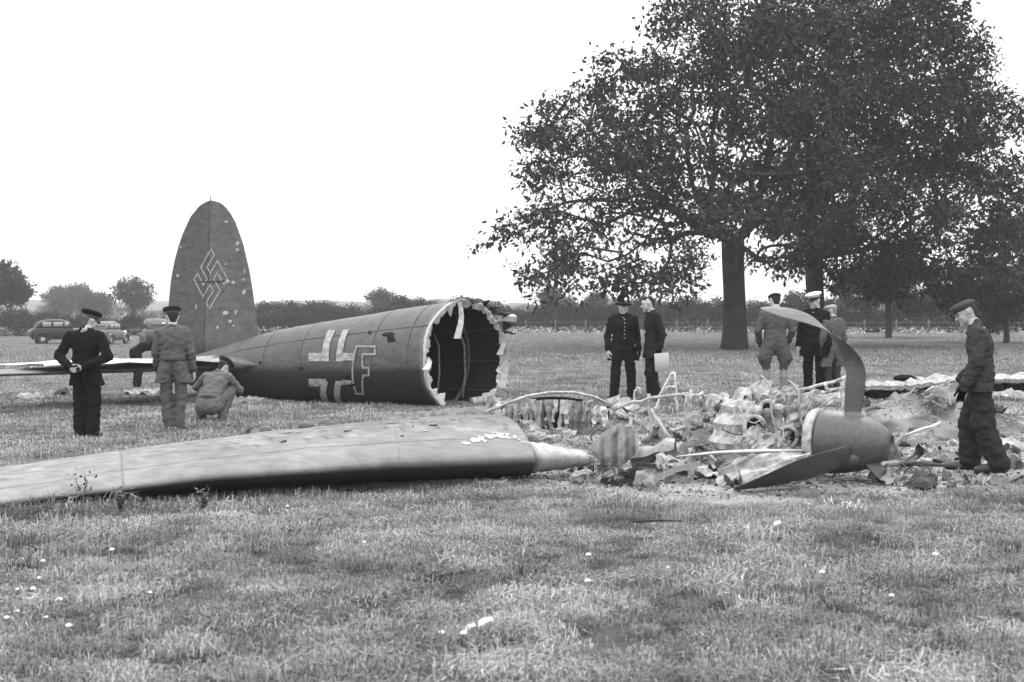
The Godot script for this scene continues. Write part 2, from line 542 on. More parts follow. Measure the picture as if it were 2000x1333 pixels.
	for q in ["l", "r"]:
		var heel: Vector3 = j["a" + q] + Vector3(0, -0.04, 0) - (j["t" + q] - j["a" + q]) * Vector3(1, 0, 1) * 0.2
		put(o, "shoe", nets([[j["a" + q], heel, 0.042, 0.04, 0.02], [heel, j["t" + q], 0.042, 0.04, 0.02], [j["a" + q], j["t" + q], 0.045, 0.036, 0.03]], 0.015), M.black if look.get("shoes", 0.02) < 0.03 else cloth(look.shoes))
	# hair and headgear
	put(o, "hair", nets([[head_at * Vector3(0, 0.05, -0.035), head_at * Vector3(0, 0.062, 0.005), 0.084, 0.068, 0.02], [head_at * Vector3(0, 0.02, -0.05), head_at * Vector3(0, -0.045, -0.058), 0.072, 0.05, 0.02]], 0.011), cloth(look.get("hair", 0.03)))
	var kind: String = look.get("cap", "none")
	var up := Transform3D(turned, head_at * Vector3(0, 0.075, -0.008))
	var h := mb()
	if kind == "peaked":
		h.lathe([Vector2(0.093, -0.035), Vector2(0.097, 0.012), Vector2(0.122, 0.032), Vector2(0.134, 0.05), Vector2(0.128, 0.064), Vector2(0.09, 0.078), Vector2(0.01, 0.082)], 24, up * Transform3D(Basis.from_euler(Vector3(0.08, 0, 0)), Vector3.ZERO), Vector3(0.96, 1, 1.12))
		var cap := put(o, "cap", h.mesh(), cloth(look.cap_tone))
		var vis := mb()
		var rows := []
		for k in 13:
			var a := PI * k / 12.0
			var inner := Vector3(cos(a) * 0.093, -0.03, sin(a) * 0.107)
			var outer := Vector3(cos(a) * 0.096, -0.034 - 0.03 * sin(a), sin(a) * 0.165)
			rows.append(PackedVector3Array([up * inner, up * outer, up * (outer - Vector3(0, 0.006, 0)), up * (inner - Vector3(0, 0.008, 0))]))
		vis.rings(rows, true, true)
		put(cap, "visor", vis.mesh(), M.black)
		var band := mb()
		band.lathe([Vector2(0.0945, -0.034), Vector2(0.099, -0.034), Vector2(0.1, 0.008), Vector2(0.0955, 0.008)], 24, up, Vector3(0.96, 1, 1.12))
		put(cap, "cap_band", band.mesh(), M.black)
		var badge := mb()
		badge.ball(up * Vector3(0, 0.0, 0.112), Vector3(0.02, 0.024, 0.008), turned)
		put(cap, "badge", badge.mesh(), M.chrome)
	elif kind == "flat":
		h.lathe([Vector2(0.093, -0.03), Vector2(0.106, -0.01), Vector2(0.113, 0.012), Vector2(0.103, 0.03), Vector2(0.06, 0.05), Vector2(0.01, 0.052)], 22, up * Transform3D(Basis.from_euler(Vector3(0.04, 0, 0)), Vector3(0, 0, 0.006)), Vector3(0.95, 1.0, 1.16))
		var cap := put(o, "cap", h.mesh(), cloth(look.cap_tone))
		var vis := mb()
		vis.ball(up * Vector3(0, -0.018, 0.115), Vector3(0.075, 0.010, 0.05), turned * Basis.from_euler(Vector3(0.25, 0, 0)))
		put(cap, "visor", vis.mesh(), cloth(look.cap_tone))
	elif kind == "helmet":
		h.lathe([Vector2(0.137, -0.045), Vector2(0.14, -0.04), Vector2(0.112, -0.02), Vector2(0.108, 0.03), Vector2(0.1, 0.09), Vector2(0.075, 0.14), Vector2(0.035, 0.165), Vector2(0.016, 0.168), Vector2(0.018, 0.185), Vector2(0.004, 0.195)], 26, up, Vector3(0.95, 1, 1.14))
		var cap := put(o, "helmet", h.mesh(), cloth(look.cap_tone))
		var badge := mb()
		badge.ball(up * Vector3(0, 0.05, 0.118), Vector3(0.03, 0.042, 0.012), turned * Basis.from_euler(Vector3(-0.12, 0, 0)))
		put(cap, "badge", badge.mesh(), M.chrome)
		var band := mb()
		band.lathe([Vector2(0.1105, -0.018), Vector2(0.1145, -0.018), Vector2(0.113, 0.004), Vector2(0.109, 0.004)], 26, up, Vector3(0.95, 1, 1.14))
		put(cap, "helmet_band", band.mesh(), M.black)
	if look.has("belt"):
		var w := mb()
		var prof := [Vector2(0.99, -0.028), Vector2(1.02, -0.028), Vector2(1.02, 0.028), Vector2(0.99, 0.028)]
		w.lathe(prof, 26, Transform3D(Basis.from_euler(j.get("belt_turn", Vector3.ZERO)), j.waist + (j.hips - j.waist) * 0.25), Vector3(0.196, 1.0, 0.142))
		put(o, "belt", w.mesh(), cloth(look.belt))
	var collar := mb()
	collar.lathe([Vector2(0.074, -0.02), Vector2(0.082, -0.02), Vector2(0.074, 0.03), Vector2(0.066, 0.03)], 18, Transform3D(Basis.from_euler(Vector3(0.25 + (0.5 if j.chest.z > 0.05 else 0.0), 0, 0)), j.neck + Vector3(0, 0.01, 0.008)))
	put(o, "collar", collar.mesh(), cloth(look.get("collar", look.jacket * 0.8)))
	for q in ["l", "r"]:
		var fa: Vector3 = (j["w" + q] - j["e" + q]).normalized()
		var cuff := mb()
		cuff.tube([j["w" + q] - fa * 0.07, j["w" + q] - fa * 0.005], [0.054 * look.get("sleeve", 1.0), 0.052 * look.get("sleeve", 1.0)], 12)
		put(o, "cuff", cuff.mesh(), cloth(look.get("cuff", look.jacket * 0.8)))
		if look.has("pockets"):
			for pe in [[1.27, 0.085, 0.10, 0.118], [0.90, 0.10, 0.12, 0.14]]:
				var pk := mb()
				pk.box(Vector3(pe[1] * (1 if q == "l" else -1), pe[0], pe[3]), Vector3(pe[2], pe[2] * 0.9, 0.03), Basis.from_euler(Vector3(0, 0.35 * (1 if q == "l" else -1), 0)), 1.0, 0.008)
				put(o, "pocket", pk.mesh(), cloth(look.jacket * 0.85))
	if look.has("vent"):
		var ve := mb()
		ve.box(j.hips + Vector3(0, -0.06, -0.134), Vector3(0.012, 0.3, 0.012))
		put(o, "vent", ve.mesh(), cloth(look.jacket * 0.4))
	if look.has("buttons"):
		for k in int(look.buttons):
			var w := mb()
			w.ball(Vector3(0, 1.40 - 0.062 * k, 0.105 + 0.012 * sin(k * 0.5)), Vector3(0.011, 0.011, 0.008))
			put(o, "button", w.mesh(), M.chrome)
	return o

# ---- plants
func tuft_mesh(blades: int, spread: float, tall: float, wide: float, seed_: int, lean := 0.6) -> ArrayMesh:
	rng.seed = seed_
	var b := mb()
	for k in blades:
		var a := rng.randf() * TAU
		var at := Vector3(cos(a), 0, sin(a)) * spread * sqrt(rng.randf())
		var way := Vector3.RIGHT.rotated(Vector3.UP, rng.randf() * TAU)
		var h := tall * rng.randf_range(0.45, 1.0)
		var w := wide * rng.randf_range(0.6, 1.2)
		var bend := rng.randf_range(0.15, 1.0) * lean
		var side := way.cross(Vector3.UP).rotated(Vector3.UP, rng.randf_range(-0.8, 0.8)) * w
		var g := rng.randf_range(0.85, 1.12)
		var mid := at + Vector3.UP * h * 0.6 + way * h * 0.3 * bend
		var tip := at + Vector3.UP * h * (1.0 - 0.45 * bend) + way * h * bend
		var i0 := b.add(at - side - Vector3(0, 0.02, 0), g)
		var i1 := b.add(at + side - Vector3(0, 0.02, 0), g)
		var i2 := b.add(mid + side * 0.75, g)
		var i3 := b.add(mid - side * 0.75, g)
		b.quad(i0, i1, i2, i3)
		b.tri(i3, i2, b.add(tip, g))
	return b.mesh(Vector3.ZERO, false)

func leaf_clump(count: int, r: float, leaf: float, seed_: int) -> ArrayMesh:
	rng.seed = seed_
	var b := mb()
	for k in count:
		var dir := Vector3(rng.randfn(), rng.randfn() * 0.7, rng.randfn()).normalized()
		var at := dir * r * pow(rng.randf(), 0.6)
		var along := (dir + Vector3(rng.randfn() * 0.6, -0.35 + rng.randfn() * 0.5, rng.randfn() * 0.6)).normalized()
		var side := along.cross(Vector3(rng.randfn(), rng.randfn() + 0.6, rng.randfn())).normalized()
		var l := leaf * rng.randf_range(0.7, 1.3)
		var n := along.cross(side) * l * 0.12
		var g := rng.randf_range(0.75, 1.25)
		var i0 := b.add(at, g)
		var i1 := b.add(at + along * l * 0.45 + side * l * 0.24 + n, g)
		var i2 := b.add(at + along * l, g)
		var i3 := b.add(at + along * l * 0.45 - side * l * 0.24 + n, g)
		b.tri(i0, i1, i2); b.tri(i0, i2, i3)
	return b.mesh(Vector3.ZERO, false)

var clumps: Array = []

# lobes: [centre, radii]; branches reach for points scattered in them
func tree(called: String, label: String, group: String, base: Vector3, trunk_r: float, fork: float, lobes: Array, wanted: int, gap: float, per: int, clump_size: float, tone: float, seed_: int, extra: Array = []) -> Node3D:
	var o := thing(called, label, "tree", base, 0.0, group)
	rng.seed = seed_
	var vol := []
	var total := 0.0
	for l in lobes:
		total += l[1].x * l[1].y * l[1].z; vol.append(total)
	var goals: Array = []
	var tries := 0
	while goals.size() < wanted and tries < wanted * 30:
		tries += 1
		var pick := rng.randf() * total
		var n := 0
		while vol[n] < pick: n += 1
		var dir := Vector3(rng.randfn(), rng.randfn(), rng.randfn()).normalized()
		var p: Vector3 = lobes[n][0] - base + dir * lobes[n][1] * pow(rng.randf(), 0.45)
		var free := true
		for q in goals:
			if p.distance_squared_to(q) < gap * gap:
				free = false; break
		if free and p.y > 0.8: goals.append(p)
	var top := Vector3(0, fork, 0)
	var pos: Array = [Vector3.ZERO, top * 0.5 + Vector3(0.04, 0, 0), top]
	var par: Array = [-1, 0, 1]
	var far: Array = [0.0, 0.0, 0.0]
	for e in extra:     # main limbs laid by hand: [parent, point]
		pos.append(e[1] - base); par.append(e[0]); far.append(far[e[0]] + (pos[e[0]] as Vector3).distance_to(e[1] - base))
	goals.sort_custom(func(a, b): return a.distance_squared_to(top) < b.distance_squared_to(top))
	for p in goals:
		var best := 2
		var cost := 1e9
		for n in range(2, pos.size()):
			var q: Vector3 = pos[n]
			var c: float = p.distance_to(q) * (1.0 if p.distance_squared_to(top) >= q.distance_squared_to(top) * 0.8 else 1.7) + 0.22 * far[n]
			if c < cost:
				cost = c; best = n
		var q: Vector3 = pos[best]
		var len: float = q.distance_to(p)
		var from := best
		var steps := clampi(int(len / (gap * 0.8)), 1, 4)
		for s in steps:
			var t := (s + 1.0) / steps
			var w := q.lerp(p, t) + Vector3(rng.randfn(), rng.randfn(), rng.randfn()) * len * 0.05 + Vector3(0, len * 0.09 * sin(t * PI), 0)
			pos.append(w if s < steps - 1 else p); par.append(from); far.append(far[from] + len / steps)
			from = pos.size() - 1
	var burden := []
	burden.resize(pos.size()); burden.fill(1.0)
	for n in range(pos.size() - 1, 0, -1):
		burden[par[n]] += burden[n]
	var kr := trunk_r / pow(burden[2], 0.5)
	var br := mb()
	var tips := []
	tips.resize(pos.size()); tips.fill(true)
	for n in range(1, pos.size()): tips[par[n]] = false
	for n in range(3, pos.size()):
		var a: Vector3 = pos[par[n]]
		var c: Vector3 = pos[n]
		var r1 := maxf(kr * pow(burden[n], 0.5), trunk_r * 0.018)
		var r0 := minf(r1 * 1.25, kr * pow(burden[par[n]], 0.5) * 0.95)
		var side := Vector3(rng.randfn(), rng.randfn(), rng.randfn()) * a.distance_to(c) * 0.06
		br.tube([a, a.lerp(c, 0.5) + side, c], [r0, (r0 + r1) * 0.5, r1], 6 if r1 > 0.08 else 4)
	var tr := mb()
	var rows := []
	for k in 8:
		var t := k / 7.0
		var row := PackedVector3Array()
		var r := trunk_r * (1.0 + 0.5 * pow(1.0 - t, 5.0) + 0.12 * t * t)
		for s in 14:
			var a := TAU * s / 14
			var rr := r * (1.0 + 0.10 * sin(a * 4.0 + 1.0 + t) * (1.3 - t) + 0.06 * sin(a * 7.0 - 2.0 * t))
			row.append(Vector3(cos(a) * rr + 0.05 * sin(t * 5.0), fork * (t * 1.08 - 0.04), sin(a) * rr))
		rows.append(row)
	tr.rings(rows)
	part(o, "trunk", tr, M.bark)
	part(o, "branches", br, M.bark)
	var sets := [[], [], []]
	var tones := [PackedFloat32Array(), PackedFloat32Array(), PackedFloat32Array()]
	for n in range(3, pos.size()):
		var share := per if tips[n] else int(per * 0.35)
		for k in share:
			var off := Vector3(rng.randfn(), rng.randfn() * 0.62, rng.randfn()) * gap * 0.36
			var p: Vector3 = pos[n] + off
			var which := rng.randi() % 3
			var sc := clump_size * rng.randf_range(0.55, 1.55)
			var bs := Basis.from_euler(Vector3(rng.randf_range(-0.5, 0.5), rng.randf() * TAU, rng.randf_range(-0.5, 0.5))).scaled(Vector3.ONE * sc)
			sets[which].append(Transform3D(bs, p))
			tones[which].append(tone * rng.randf_range(0.7, 1.3) * (1.0 + 0.35 * lump.get_noise_3d(p.x * 30, p.y * 30, p.z * 30)))
	for w in 3:
		scatter(o, "crown", clumps[w], M.leaf, sets[w], tones[w])
	return o

func hedge(label: String, pts: Array, high: float, thick: float, dense: float, tone: float, seed_: int) -> void:
	var o := thing("hedge", label, "hedge", pts[0])
	rng.seed = seed_
	var sets := [[], [], []]
	var tones := [PackedFloat32Array(), PackedFloat32Array(), PackedFloat32Array()]
	var core := mb()
	for s in pts.size() - 1:
		var a: Vector3 = pts[s]
		var c: Vector3 = pts[s + 1]
		var across := (c - a).cross(Vector3.UP).normalized()
		var n := int(a.distance_to(c) * dense)
		for k in n:
			var t := rng.randf()
			var p := a.lerp(c, t)
			var top := high * (0.85 + 0.45 * lump.get_noise_2d(p.x * 14, p.z * 14) + 0.25 * lump.get_noise_2d(p.x * 60, p.z * 60))
			var y := top * pow(rng.randf(), 0.75)
			p += across * thick * rng.randf_range(-0.5, 0.5) * (1.15 - 0.4 * y / top) + Vector3(0, y, 0) - pts[0]
			var w := rng.randi() % 3
			sets[w].append(Transform3D(Basis.from_euler(Vector3(rng.randf() * 0.6, rng.randf() * TAU, 0)).scaled(Vector3.ONE * rng.randf_range(0.8, 1.5) * high * 0.30), p))
			tones[w].append(tone * rng.randf_range(0.6, 1.4) * (1.0 + 0.4 * lump.get_noise_2d(p.x * 8, p.z * 8)))
		for k in int(a.distance_to(c) / 0.9):
			var p: Vector3 = a.lerp(c, rng.randf()) + across * thick * rng.randf_range(-0.3, 0.3) - pts[0]
			core.tube([p, p + Vector3(rng.randfn() * 0.2, high * 0.45, rng.randfn() * 0.2), p + Vector3(rng.randfn() * 0.4, high * 0.8, rng.randfn() * 0.3)], [0.06, 0.045, 0.02], 4)
	part(o, "stems", core, M.bark).set_meta("kind", "stuff")
	for w in 3:
		scatter(o, "foliage", clumps[w], M.leaf, sets[w], tones[w])

func build_ground() -> void:
	var xs := []
	var x := 0.0
	var s := 0.16
	while x < 950.0:
		xs.append(x)
		if x > 13.0: s *= 1.22
		x += s
	var all_x := []
	for k in range(xs.size() - 1, 0, -1): all_x.append(-xs[k])
	all_x.append_array(xs)
	var zs := []
	var z := 40.0
	while z > -2.0:
		zs.append(z); z -= 4.0
	s = 0.16
	z = -2.0
	while z > -1500.0:
		zs.append(z)
		if z < -26.0: s *= 1.12
		z -= s
	var b := mb()
	var n := all_x.size()
	for zz in zs:
		for xx in all_x:
			var d: float = -zz
			var a := ash(xx, zz)
			var g := 0.085 + 0.04 * lump.get_noise_2d(xx * 40, zz * 40) + 0.03 * lump.get_noise_2d(xx * 200, zz * 200)
			g *= 1.0 - 0.75 * smoothstep(0.0, 0.16, -0.11 - lump.get_noise_2d(xx * 400 + 800, zz * 400 * 1.3))
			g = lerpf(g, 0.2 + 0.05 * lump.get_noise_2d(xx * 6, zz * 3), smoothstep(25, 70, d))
			var soot := smoothstep(0.0, 0.5, lump.get_noise_2d(xx * 90 + 500, zz * 90))
			g = lerpf(g, lerpf(0.36, 0.12, soot) + 0.08 * lump.get_noise_2d(xx * 260, zz * 260), a)
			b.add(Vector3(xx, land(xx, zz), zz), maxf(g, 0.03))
	for r in zs.size() - 1:
		for k in n - 1:
			b.quad(r * n + k, r * n + k + 1, (r + 1) * n + k + 1, (r + 1) * n + k)
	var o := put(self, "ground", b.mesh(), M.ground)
	o.set_meta("kind", "structure")
	# low wooded rise far off
	var h := mb()
	var rows := []
	for q in [[-420.0, -1.0, 0.0], [-450.0, 5.5, 1.0], [-520.0, 8.0, 1.0], [-640.0, 4.0, 0.0]]:
		var row := PackedVector3Array()
		for k in 161:
			var xx := -500.0 + k * 6.25
			row.append(Vector3(xx, q[1] + q[2] * 3.5 * lump.get_noise_2d(xx * 3.0, q[0]) + q[2] * 1.6 * lump.get_noise_2d(xx * 22.0, q[0]), q[0]))
		rows.append(row)
	h.rings(rows, false, false, 0.11)
	put(self, "hills", h.mesh(), M.grass).set_meta("kind", "structure")

func build_plants() -> void:
	# the great tree
	var d := 50.0
	tree("field_tree", "great spreading tree with a thick bare trunk left of the bent propeller blade", "", Vector3((1434 - 1000) / LENS * d, 0.12, -d), 0.40, 4.6, [
		lobe(1260, 300, d, 235, 170, 7.0), lobe(1130, 480, d - 1, 150, 85, 5.0), lobe(1450, 190, d, 210, 260, 8.0), lobe(1400, 420, d - 2, 170, 100, 6.0),
		lobe(1120, 280, d, 105, 100, 4.5), lobe(1250, 520, d - 3, 180, 45, 5.0), lobe(1540, 380, d - 2, 150, 150, 6.0), lobe(1400, 60, d, 130, 140, 6.0)],
		200, 1.5, 17, 0.9, 0.036, 101, [[2, spot(1375, 455, d)], [3, spot(1300, 400, d)], [4, spot(1220, 320, d)], [5, spot(1175, 285, d)], [3, spot(1395, 330, d)], [7, spot(1405, 200, d)], [2, spot(1470, 440, d)], [9, spot(1500, 300, d)], [4, spot(1180, 440, d)]])
	d = 56.0
	tree("field_tree", "second tall tree close behind the great one, its trunk behind the white capped officer", "", Vector3((1592 - 1000) / LENS * d, 0.12, -d), 0.36, 4.2, [
		lobe(1705, 220, d, 195, 270, 8.0), lobe(1820, 430, d - 2, 165, 130, 6.0), lobe(1650, 400, d, 160, 160, 6.0), lobe(1870, 320, d, 100, 165, 5.0), lobe(1880, 520, d - 3, 100, 70, 4.0), lobe(1630, 60, d, 200, 140, 6.0), lobe(1760, 520, d - 2, 170, 45, 5.0)],
		270, 1.42, 22, 0.9, 0.033, 202, [[2, spot(1640, 440, d)], [3, spot(1700, 300, d)], [4, spot(1735, 100, d)], [2, spot(1720, 480, d)], [6, spot(1830, 400, d)], [2, spot(1580, 380, d)], [8, spot(1570, 200, d)]])
	d = 62.0
	tree("field_tree", "young dark tree at the right edge behind the man in overalls", "", Vector3((1965 - 1000) / LENS * d, 0.12, -d), 0.13, 1.6, [
		lobe(1960, 560, d, 90, 70, 3.0), lobe(2040, 500, d, 90, 90, 3.0)], 60, 0.8, 30, 0.8, 0.06, 303)
	d = 78.0
	tree("field_tree", "slim forked tree in the hedge line right of the second trunk", "", Vector3((1735 - 1000) / LENS * d, 0.12, -d), 0.16, 3.0, [
		lobe(1735, 545, d, 90, 40, 3.0), lobe(1690, 570, d, 50, 30, 2.0), lobe(1800, 580, d, 60, 25, 2.0)], 50, 0.9, 26, 0.8, 0.06, 304)
	# far trees along the left horizon
	var names := ["dark tree cut by the left edge of the view on the far hedge", "broad pale tree beyond the parked car on the far left", "rounder darker tree just right of the broad pale tree", "tall airy tree between the naval officer and the tail fin"]
	var k := 0
	for q in [[-12.0, 110.0, 560.0, 58.0, 52.0, 0.055], [135.0, 210.0, 582.0, 52.0, 38.0, 0.07], [185.0, 190.0, 592.0, 30.0, 24.0, 0.06], [262.0, 150.0, 573.0, 42.0, 38.0, 0.055]]:
		var dd: float = q[1]
		tree("far_tree", names[k], "trees along the left horizon", Vector3((q[0] - 1000) / LENS * dd, 0.0, -dd), 0.3, 2.2, puffs(q[0], q[2], dd, q[3], q[4], 31 + k), 60 if k != 3 else 40, q[3] / LENS * dd * 0.24, 12 if k != 3 else 6, 1.4, q[5] * 0.8, 400 + k)
		k += 1
	names = ["thin bare topped tree above the middle of the fuselage", "small bushy tree just right of the bare topped one above the fuselage", "low round tree on the hedge between the fuselage and the policeman", "small hedge tree just beside the fin", "small tree in the hedge left of the policeman's helmet"]
	k = 0
	for q in [[748.0, 150.0, 588.0, 26.0, 22.0], [775.0, 160.0, 592.0, 22.0, 20.0], [1072.0, 140.0, 585.0, 24.0, 24.0], [640.0, 150.0, 606.0, 30.0, 12.0], [1165.0, 150.0, 588.0, 20.0, 18.0]]:
		var dd: float = q[1]
		tree("hedge_tree", names[k], "small trees along the far hedge", Vector3((q[0] - 1000) / LENS * dd, 0.0, -dd), 0.16, 1.6, puffs(q[0], q[2], dd, q[3], q[4], 61 + k), 30, q[3] / LENS * dd * 0.28, 8, 1.0, 0.05, 500 + k)
		k += 1
	hedge("long dark hedge across the far side of the field behind the policeman and the trees", [Vector3(-30, 0.1, -128), Vector3(5, 0.2, -122), Vector3(28, 0.2, -112), Vector3(62, 0.2, -98)], 3.1, 2.4, 64.0, 0.023, 601)
	hedge("rough dark hedge behind the parked cars on the left", [Vector3(-62, 0, -92), Vector3(-40, 0, -98), Vector3(-18, 0, -112)], 2.1, 2.6, 60.0, 0.029, 602)
	hedge("far pale hedge line beyond the field, seen above the near hedge", [Vector3(-95, 0, -215), Vector3(-20, 0, -225), Vector3(70, 0, -220), Vector3(120, 0, -200)], 3.8, 4.0, 20.0, 0.06, 603)
	# post and wire fence before the hedge
	var f := thing("wire_fence", "low post and wire fence along the foot of the far hedge", "fence", Vector3(-4, 0.2, -108))
	var w := mb()
	for q in 24:
		var p := Vector3(q * 2.6, 0, q * 0.32)
		var post := mb()
		post.box(Vector3(0, 0.6, 0), Vector3(0.11, 1.2, 0.11))
		var o := part(f, "post", post, M.wood)
		o.position = p
	for y in [0.55, 0.95]:
		w = mb()
		w.tube([Vector3(0, y, 0.07), Vector3(23 * 2.6, y, 23 * 0.32 + 0.07)], [0.012, 0.012], 4, 0.2)
		part(f, "wire", w, M.scrap)
	# pale flowering weeds along the hedge foot
	rng.seed = 77
	var xf := []
	var tn := PackedFloat32Array()
	for q in 380:
		var xx := rng.randf_range(-45, 52)
		var zz := -104.0 + maxf(xx, 0) * 0.16 + rng.randfn() * 2.0
		xf.append(Transform3D(Basis.from_euler(Vector3(0, rng.randf() * TAU, 0)).scaled(Vector3.ONE * rng.randf_range(0.8, 2.2)), Vector3(xx, 0.35 + rng.randf() * 0.3, zz)))
		tn.append(rng.randf_range(0.12, 0.42))
	var we := scatter(self, "flowering_weeds", leaf_clump(14, 0.22, 0.16, 71), M.leaf, xf, tn)
	tag(we, "pale flowering weeds along the foot of the far hedge", "weeds")

func build_grass() -> void:
	rng.seed = 900
	var near := [tuft_mesh(60, 0.10, 0.042, 0.0026, 901, 1.9), tuft_mesh(60, 0.11, 0.05, 0.0025, 902, 2.2), tuft_mesh(46, 0.10, 0.07, 0.0025, 903, 1.6)]
	var mid := [tuft_mesh(44, 0.18, 0.075, 0.005, 904, 1.6), tuft_mesh(44, 0.2, 0.09, 0.005, 905, 1.4)]
	var far := [tuft_mesh(48, 0.5, 0.11, 0.016, 906, 1.6)]
	rng.seed = 910
	var lots := [[near, 4.2, 15.0, 30000, 1.0], [mid, 14.0, 36.0, 60000, 1.0], [far, 34.0, 105.0, 60000, 1.0]]
	for lot in lots:
		var sets := []
		var tones := []
		for m in lot[0]:
			sets.append([]); tones.append(PackedFloat32Array())
		var n := 0
		while n < lot[3]:
			n += 1
			var d := sqrt(lerpf(lot[1] * lot[1], lot[2] * lot[2], rng.randf()))
			var x := rng.randf_range(-1, 1) * (0.44 * d + 2.0)
			var z := -d
			var a := ash(x, z)
			if rng.randf() < a * 1.25: continue
			var patch := lump.get_noise_2d(x * 70 + 300, z * 70)
			var clumpy := 0.55 * lump.get_noise_2d(x * 130, z * 130 + 90) + 0.65 * lump.get_noise_2d(x * 520 + 9, z * 520)
			var pit := minf(0.0, lump.get_noise_2d(x * 400 + 800, z * 400 * 1.3) + 0.11)
			if d < 15 and rng.randf() < smoothstep(0.0, 0.16, -pit) * 0.9: continue
			if d < 15 and rng.randf() < smoothstep(0.04, 0.28, -clumpy) * 0.93: continue
			var w := rng.randi() % (lot[0] as Array).size()
			var sc := rng.randf_range(0.7, 1.25) * (1.0 + 0.8 * clumpy)
			if d < 13.0 and rng.randf() < 0.08: sc *= rng.randf_range(1.3, 1.9)
			if d < 12.0 and x < -2.2 and d > 8.2: sc *= 1.0 + 0.6 * smoothstep(-2.2, -4.0, x)
			sets[w].append(Transform3D(Basis.from_euler(Vector3(0, rng.randf() * TAU, 0)).scaled(Vector3(sc, sc * rng.randf_range(0.6, 1.3), sc)), on_land(x, z)))
			var g := 0.225 * (1.0 + 0.5 * patch + 1.0 * clumpy + 1.4 * pit) * rng.randf_range(0.6, 1.4)
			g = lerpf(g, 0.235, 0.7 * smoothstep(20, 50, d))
			tones[w].append(clampf(g, 0.06, 0.5))
		for w in sets.size():
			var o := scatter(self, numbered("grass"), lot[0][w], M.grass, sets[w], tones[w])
			tag(o, ["short tangled grass in the foreground", "longer meadow grass around the wreck", "pale far grass up to the hedge"][lots.find(lot)], "grass", "field grass")

func lobe(u: float, v: float, d: float, ru: float, rv: float, rd: float) -> Array:
	return [spot(u, v, d), Vector3(ru / LENS * d, rv / LENS * d, rd)]

func puffs(u: float, v: float, d: float, ru: float, rv: float, seed_: int) -> Array:     # an uneven crown of several lobes
	rng.seed = seed_
	var out := []
	for k in 7:
		var a := TAU * k / 7.0 + rng.randf()
		var f := rng.randf_range(0.25, 0.62)
		out.append(lobe(u + cos(a) * ru * f, v + sin(a) * rv * f * 0.9, d + rng.randfn() * ru / LENS * d * 0.3, ru * rng.randf_range(0.3, 0.5), rv * rng.randf_range(0.28, 0.5), ru / LENS * d * 0.45))
	return out

func build_tall_grass() -> void:
	rng.seed = 611
	var kinds := [tuft_mesh(26, 0.10, 0.20, 0.004, 612, 0.9), tuft_mesh(22, 0.09, 0.26, 0.004, 613, 0.7)]
	var sets := [[], []]
	var tones := [PackedFloat32Array(), PackedFloat32Array()]
	for k in 1500:
		var x := rng.randf_range(-5.6, -1.5)
		var z := rng.randf_range(-10.4, -7.6)
		if rng.randf() > smoothstep(-2.6, -4.2, x) * smoothstep(0.0, 0.22, lump.get_noise_2d(x * 90, z * 90 + 60) + 0.12) * (0.35 + 0.65 * smoothstep(-8.2, -9.4, z)): continue
		var w := rng.randi() % 2
		var sc := rng.randf_range(0.5, 1.0)
		sets[w].append(Transform3D(Basis.from_euler(Vector3(0, rng.randf() * TAU, 0)).scaled(Vector3(1, sc, 1)), on_land(x, z)))
		tones[w].append(0.13 * rng.randf_range(0.5, 1.5))
	for w in 2:
		var o := scatter(self, numbered("tall_grass"), kinds[w], M.grass, sets[w], tones[w])
		tag(o, ["rank tall grass along the wing at the lower left", "taller seeding grass blades among the rank grass at the lower left"][w], "grass")

# ---- the fuselage: axis from the break towards the tail
const FO := Vector3(-0.76, 0, -20.8)
const FT := Vector3(-0.82, 0, -0.574)
const FS := Vector3(-0.574, 0, 0.82)     # towards the starboard side, the one seen
const F_S := [-1.2, 0.0, 1.0, 2.0, 3.0, 4.0, 5.0, 6.0, 6.5, 7.3]
const F_TOP := [2.0, 1.90, 1.79, 1.67, 1.55, 1.42, 1.25, 1.03, 0.92, 0.76]
const F_BOT := [-0.06, -0.03, -0.03, -0.01, 0.01, 0.0, 0.0, 0.04, 0.1, 0.3]
const F_HW := [0.87, 0.86, 0.82, 0.75, 0.66, 0.58, 0.49, 0.36, 0.29, 0.08]

func along(table: Array, s: float) -> float:
	var k := 0
	while k < F_S.size() - 2 and F_S[k + 1] < s: k += 1
	return lerpf(table[k], table[k + 1], clampf((s - F_S[k]) / (F_S[k + 1] - F_S[k]), 0.0, 1.0))

func hull(s: float, a: float, out := 0.0) -> Vector3:
	var t := along(F_TOP, s)
	var b := along(F_BOT, s)
	var w := along(F_HW, s)
	return FO + FT * s + FS * cos(a) * (w + out) + Vector3.UP * ((t + b) / 2 + sin(a) * ((t - b) / 2 + out))

func hull_angle(s: float, y: float) -> float:
	var t := along(F_TOP, s)
	var b := along(F_BOT, s)
	return asin(clampf((y - (t + b) / 2) / ((t - b) / 2), -1, 1))

func cut(a: float) -> float:     # where the skin ends round the break: further forward on the far side
	var side := -cos(a)
	return 0.08 - (0.22 if side > 0 else 0.16) * side + 0.05 * lump.get_noise_2d(cos(a) * 90.0, sin(a) * 90.0) + 0.035 * lump.get_noise_2d(cos(a) * 700.0, sin(a) * 700.0) * (1.0 if side > -0.2 else 0.4)

func hull_patch(b: MB, s0: float, y0: float, s1: float, y1: float, s2: float, y2: float, s3: float, y3: float, out := 0.011, g := 1.0) -> void:
	var rows := []
	var n := 8
	for i in n + 1:
		var row := PackedVector3Array()
		for k in 5:
			var u := i / float(n)
			var w := k / 4.0
			var s := lerpf(lerpf(s0, s1, w), lerpf(s3, s2, w), u)
			var y := lerpf(lerpf(y0, y1, w), lerpf(y3, y2, w), u)
			row.append(hull(s, hull_angle(s, y), out))
		rows.append(row)
	b.rings(rows, false, false, g)

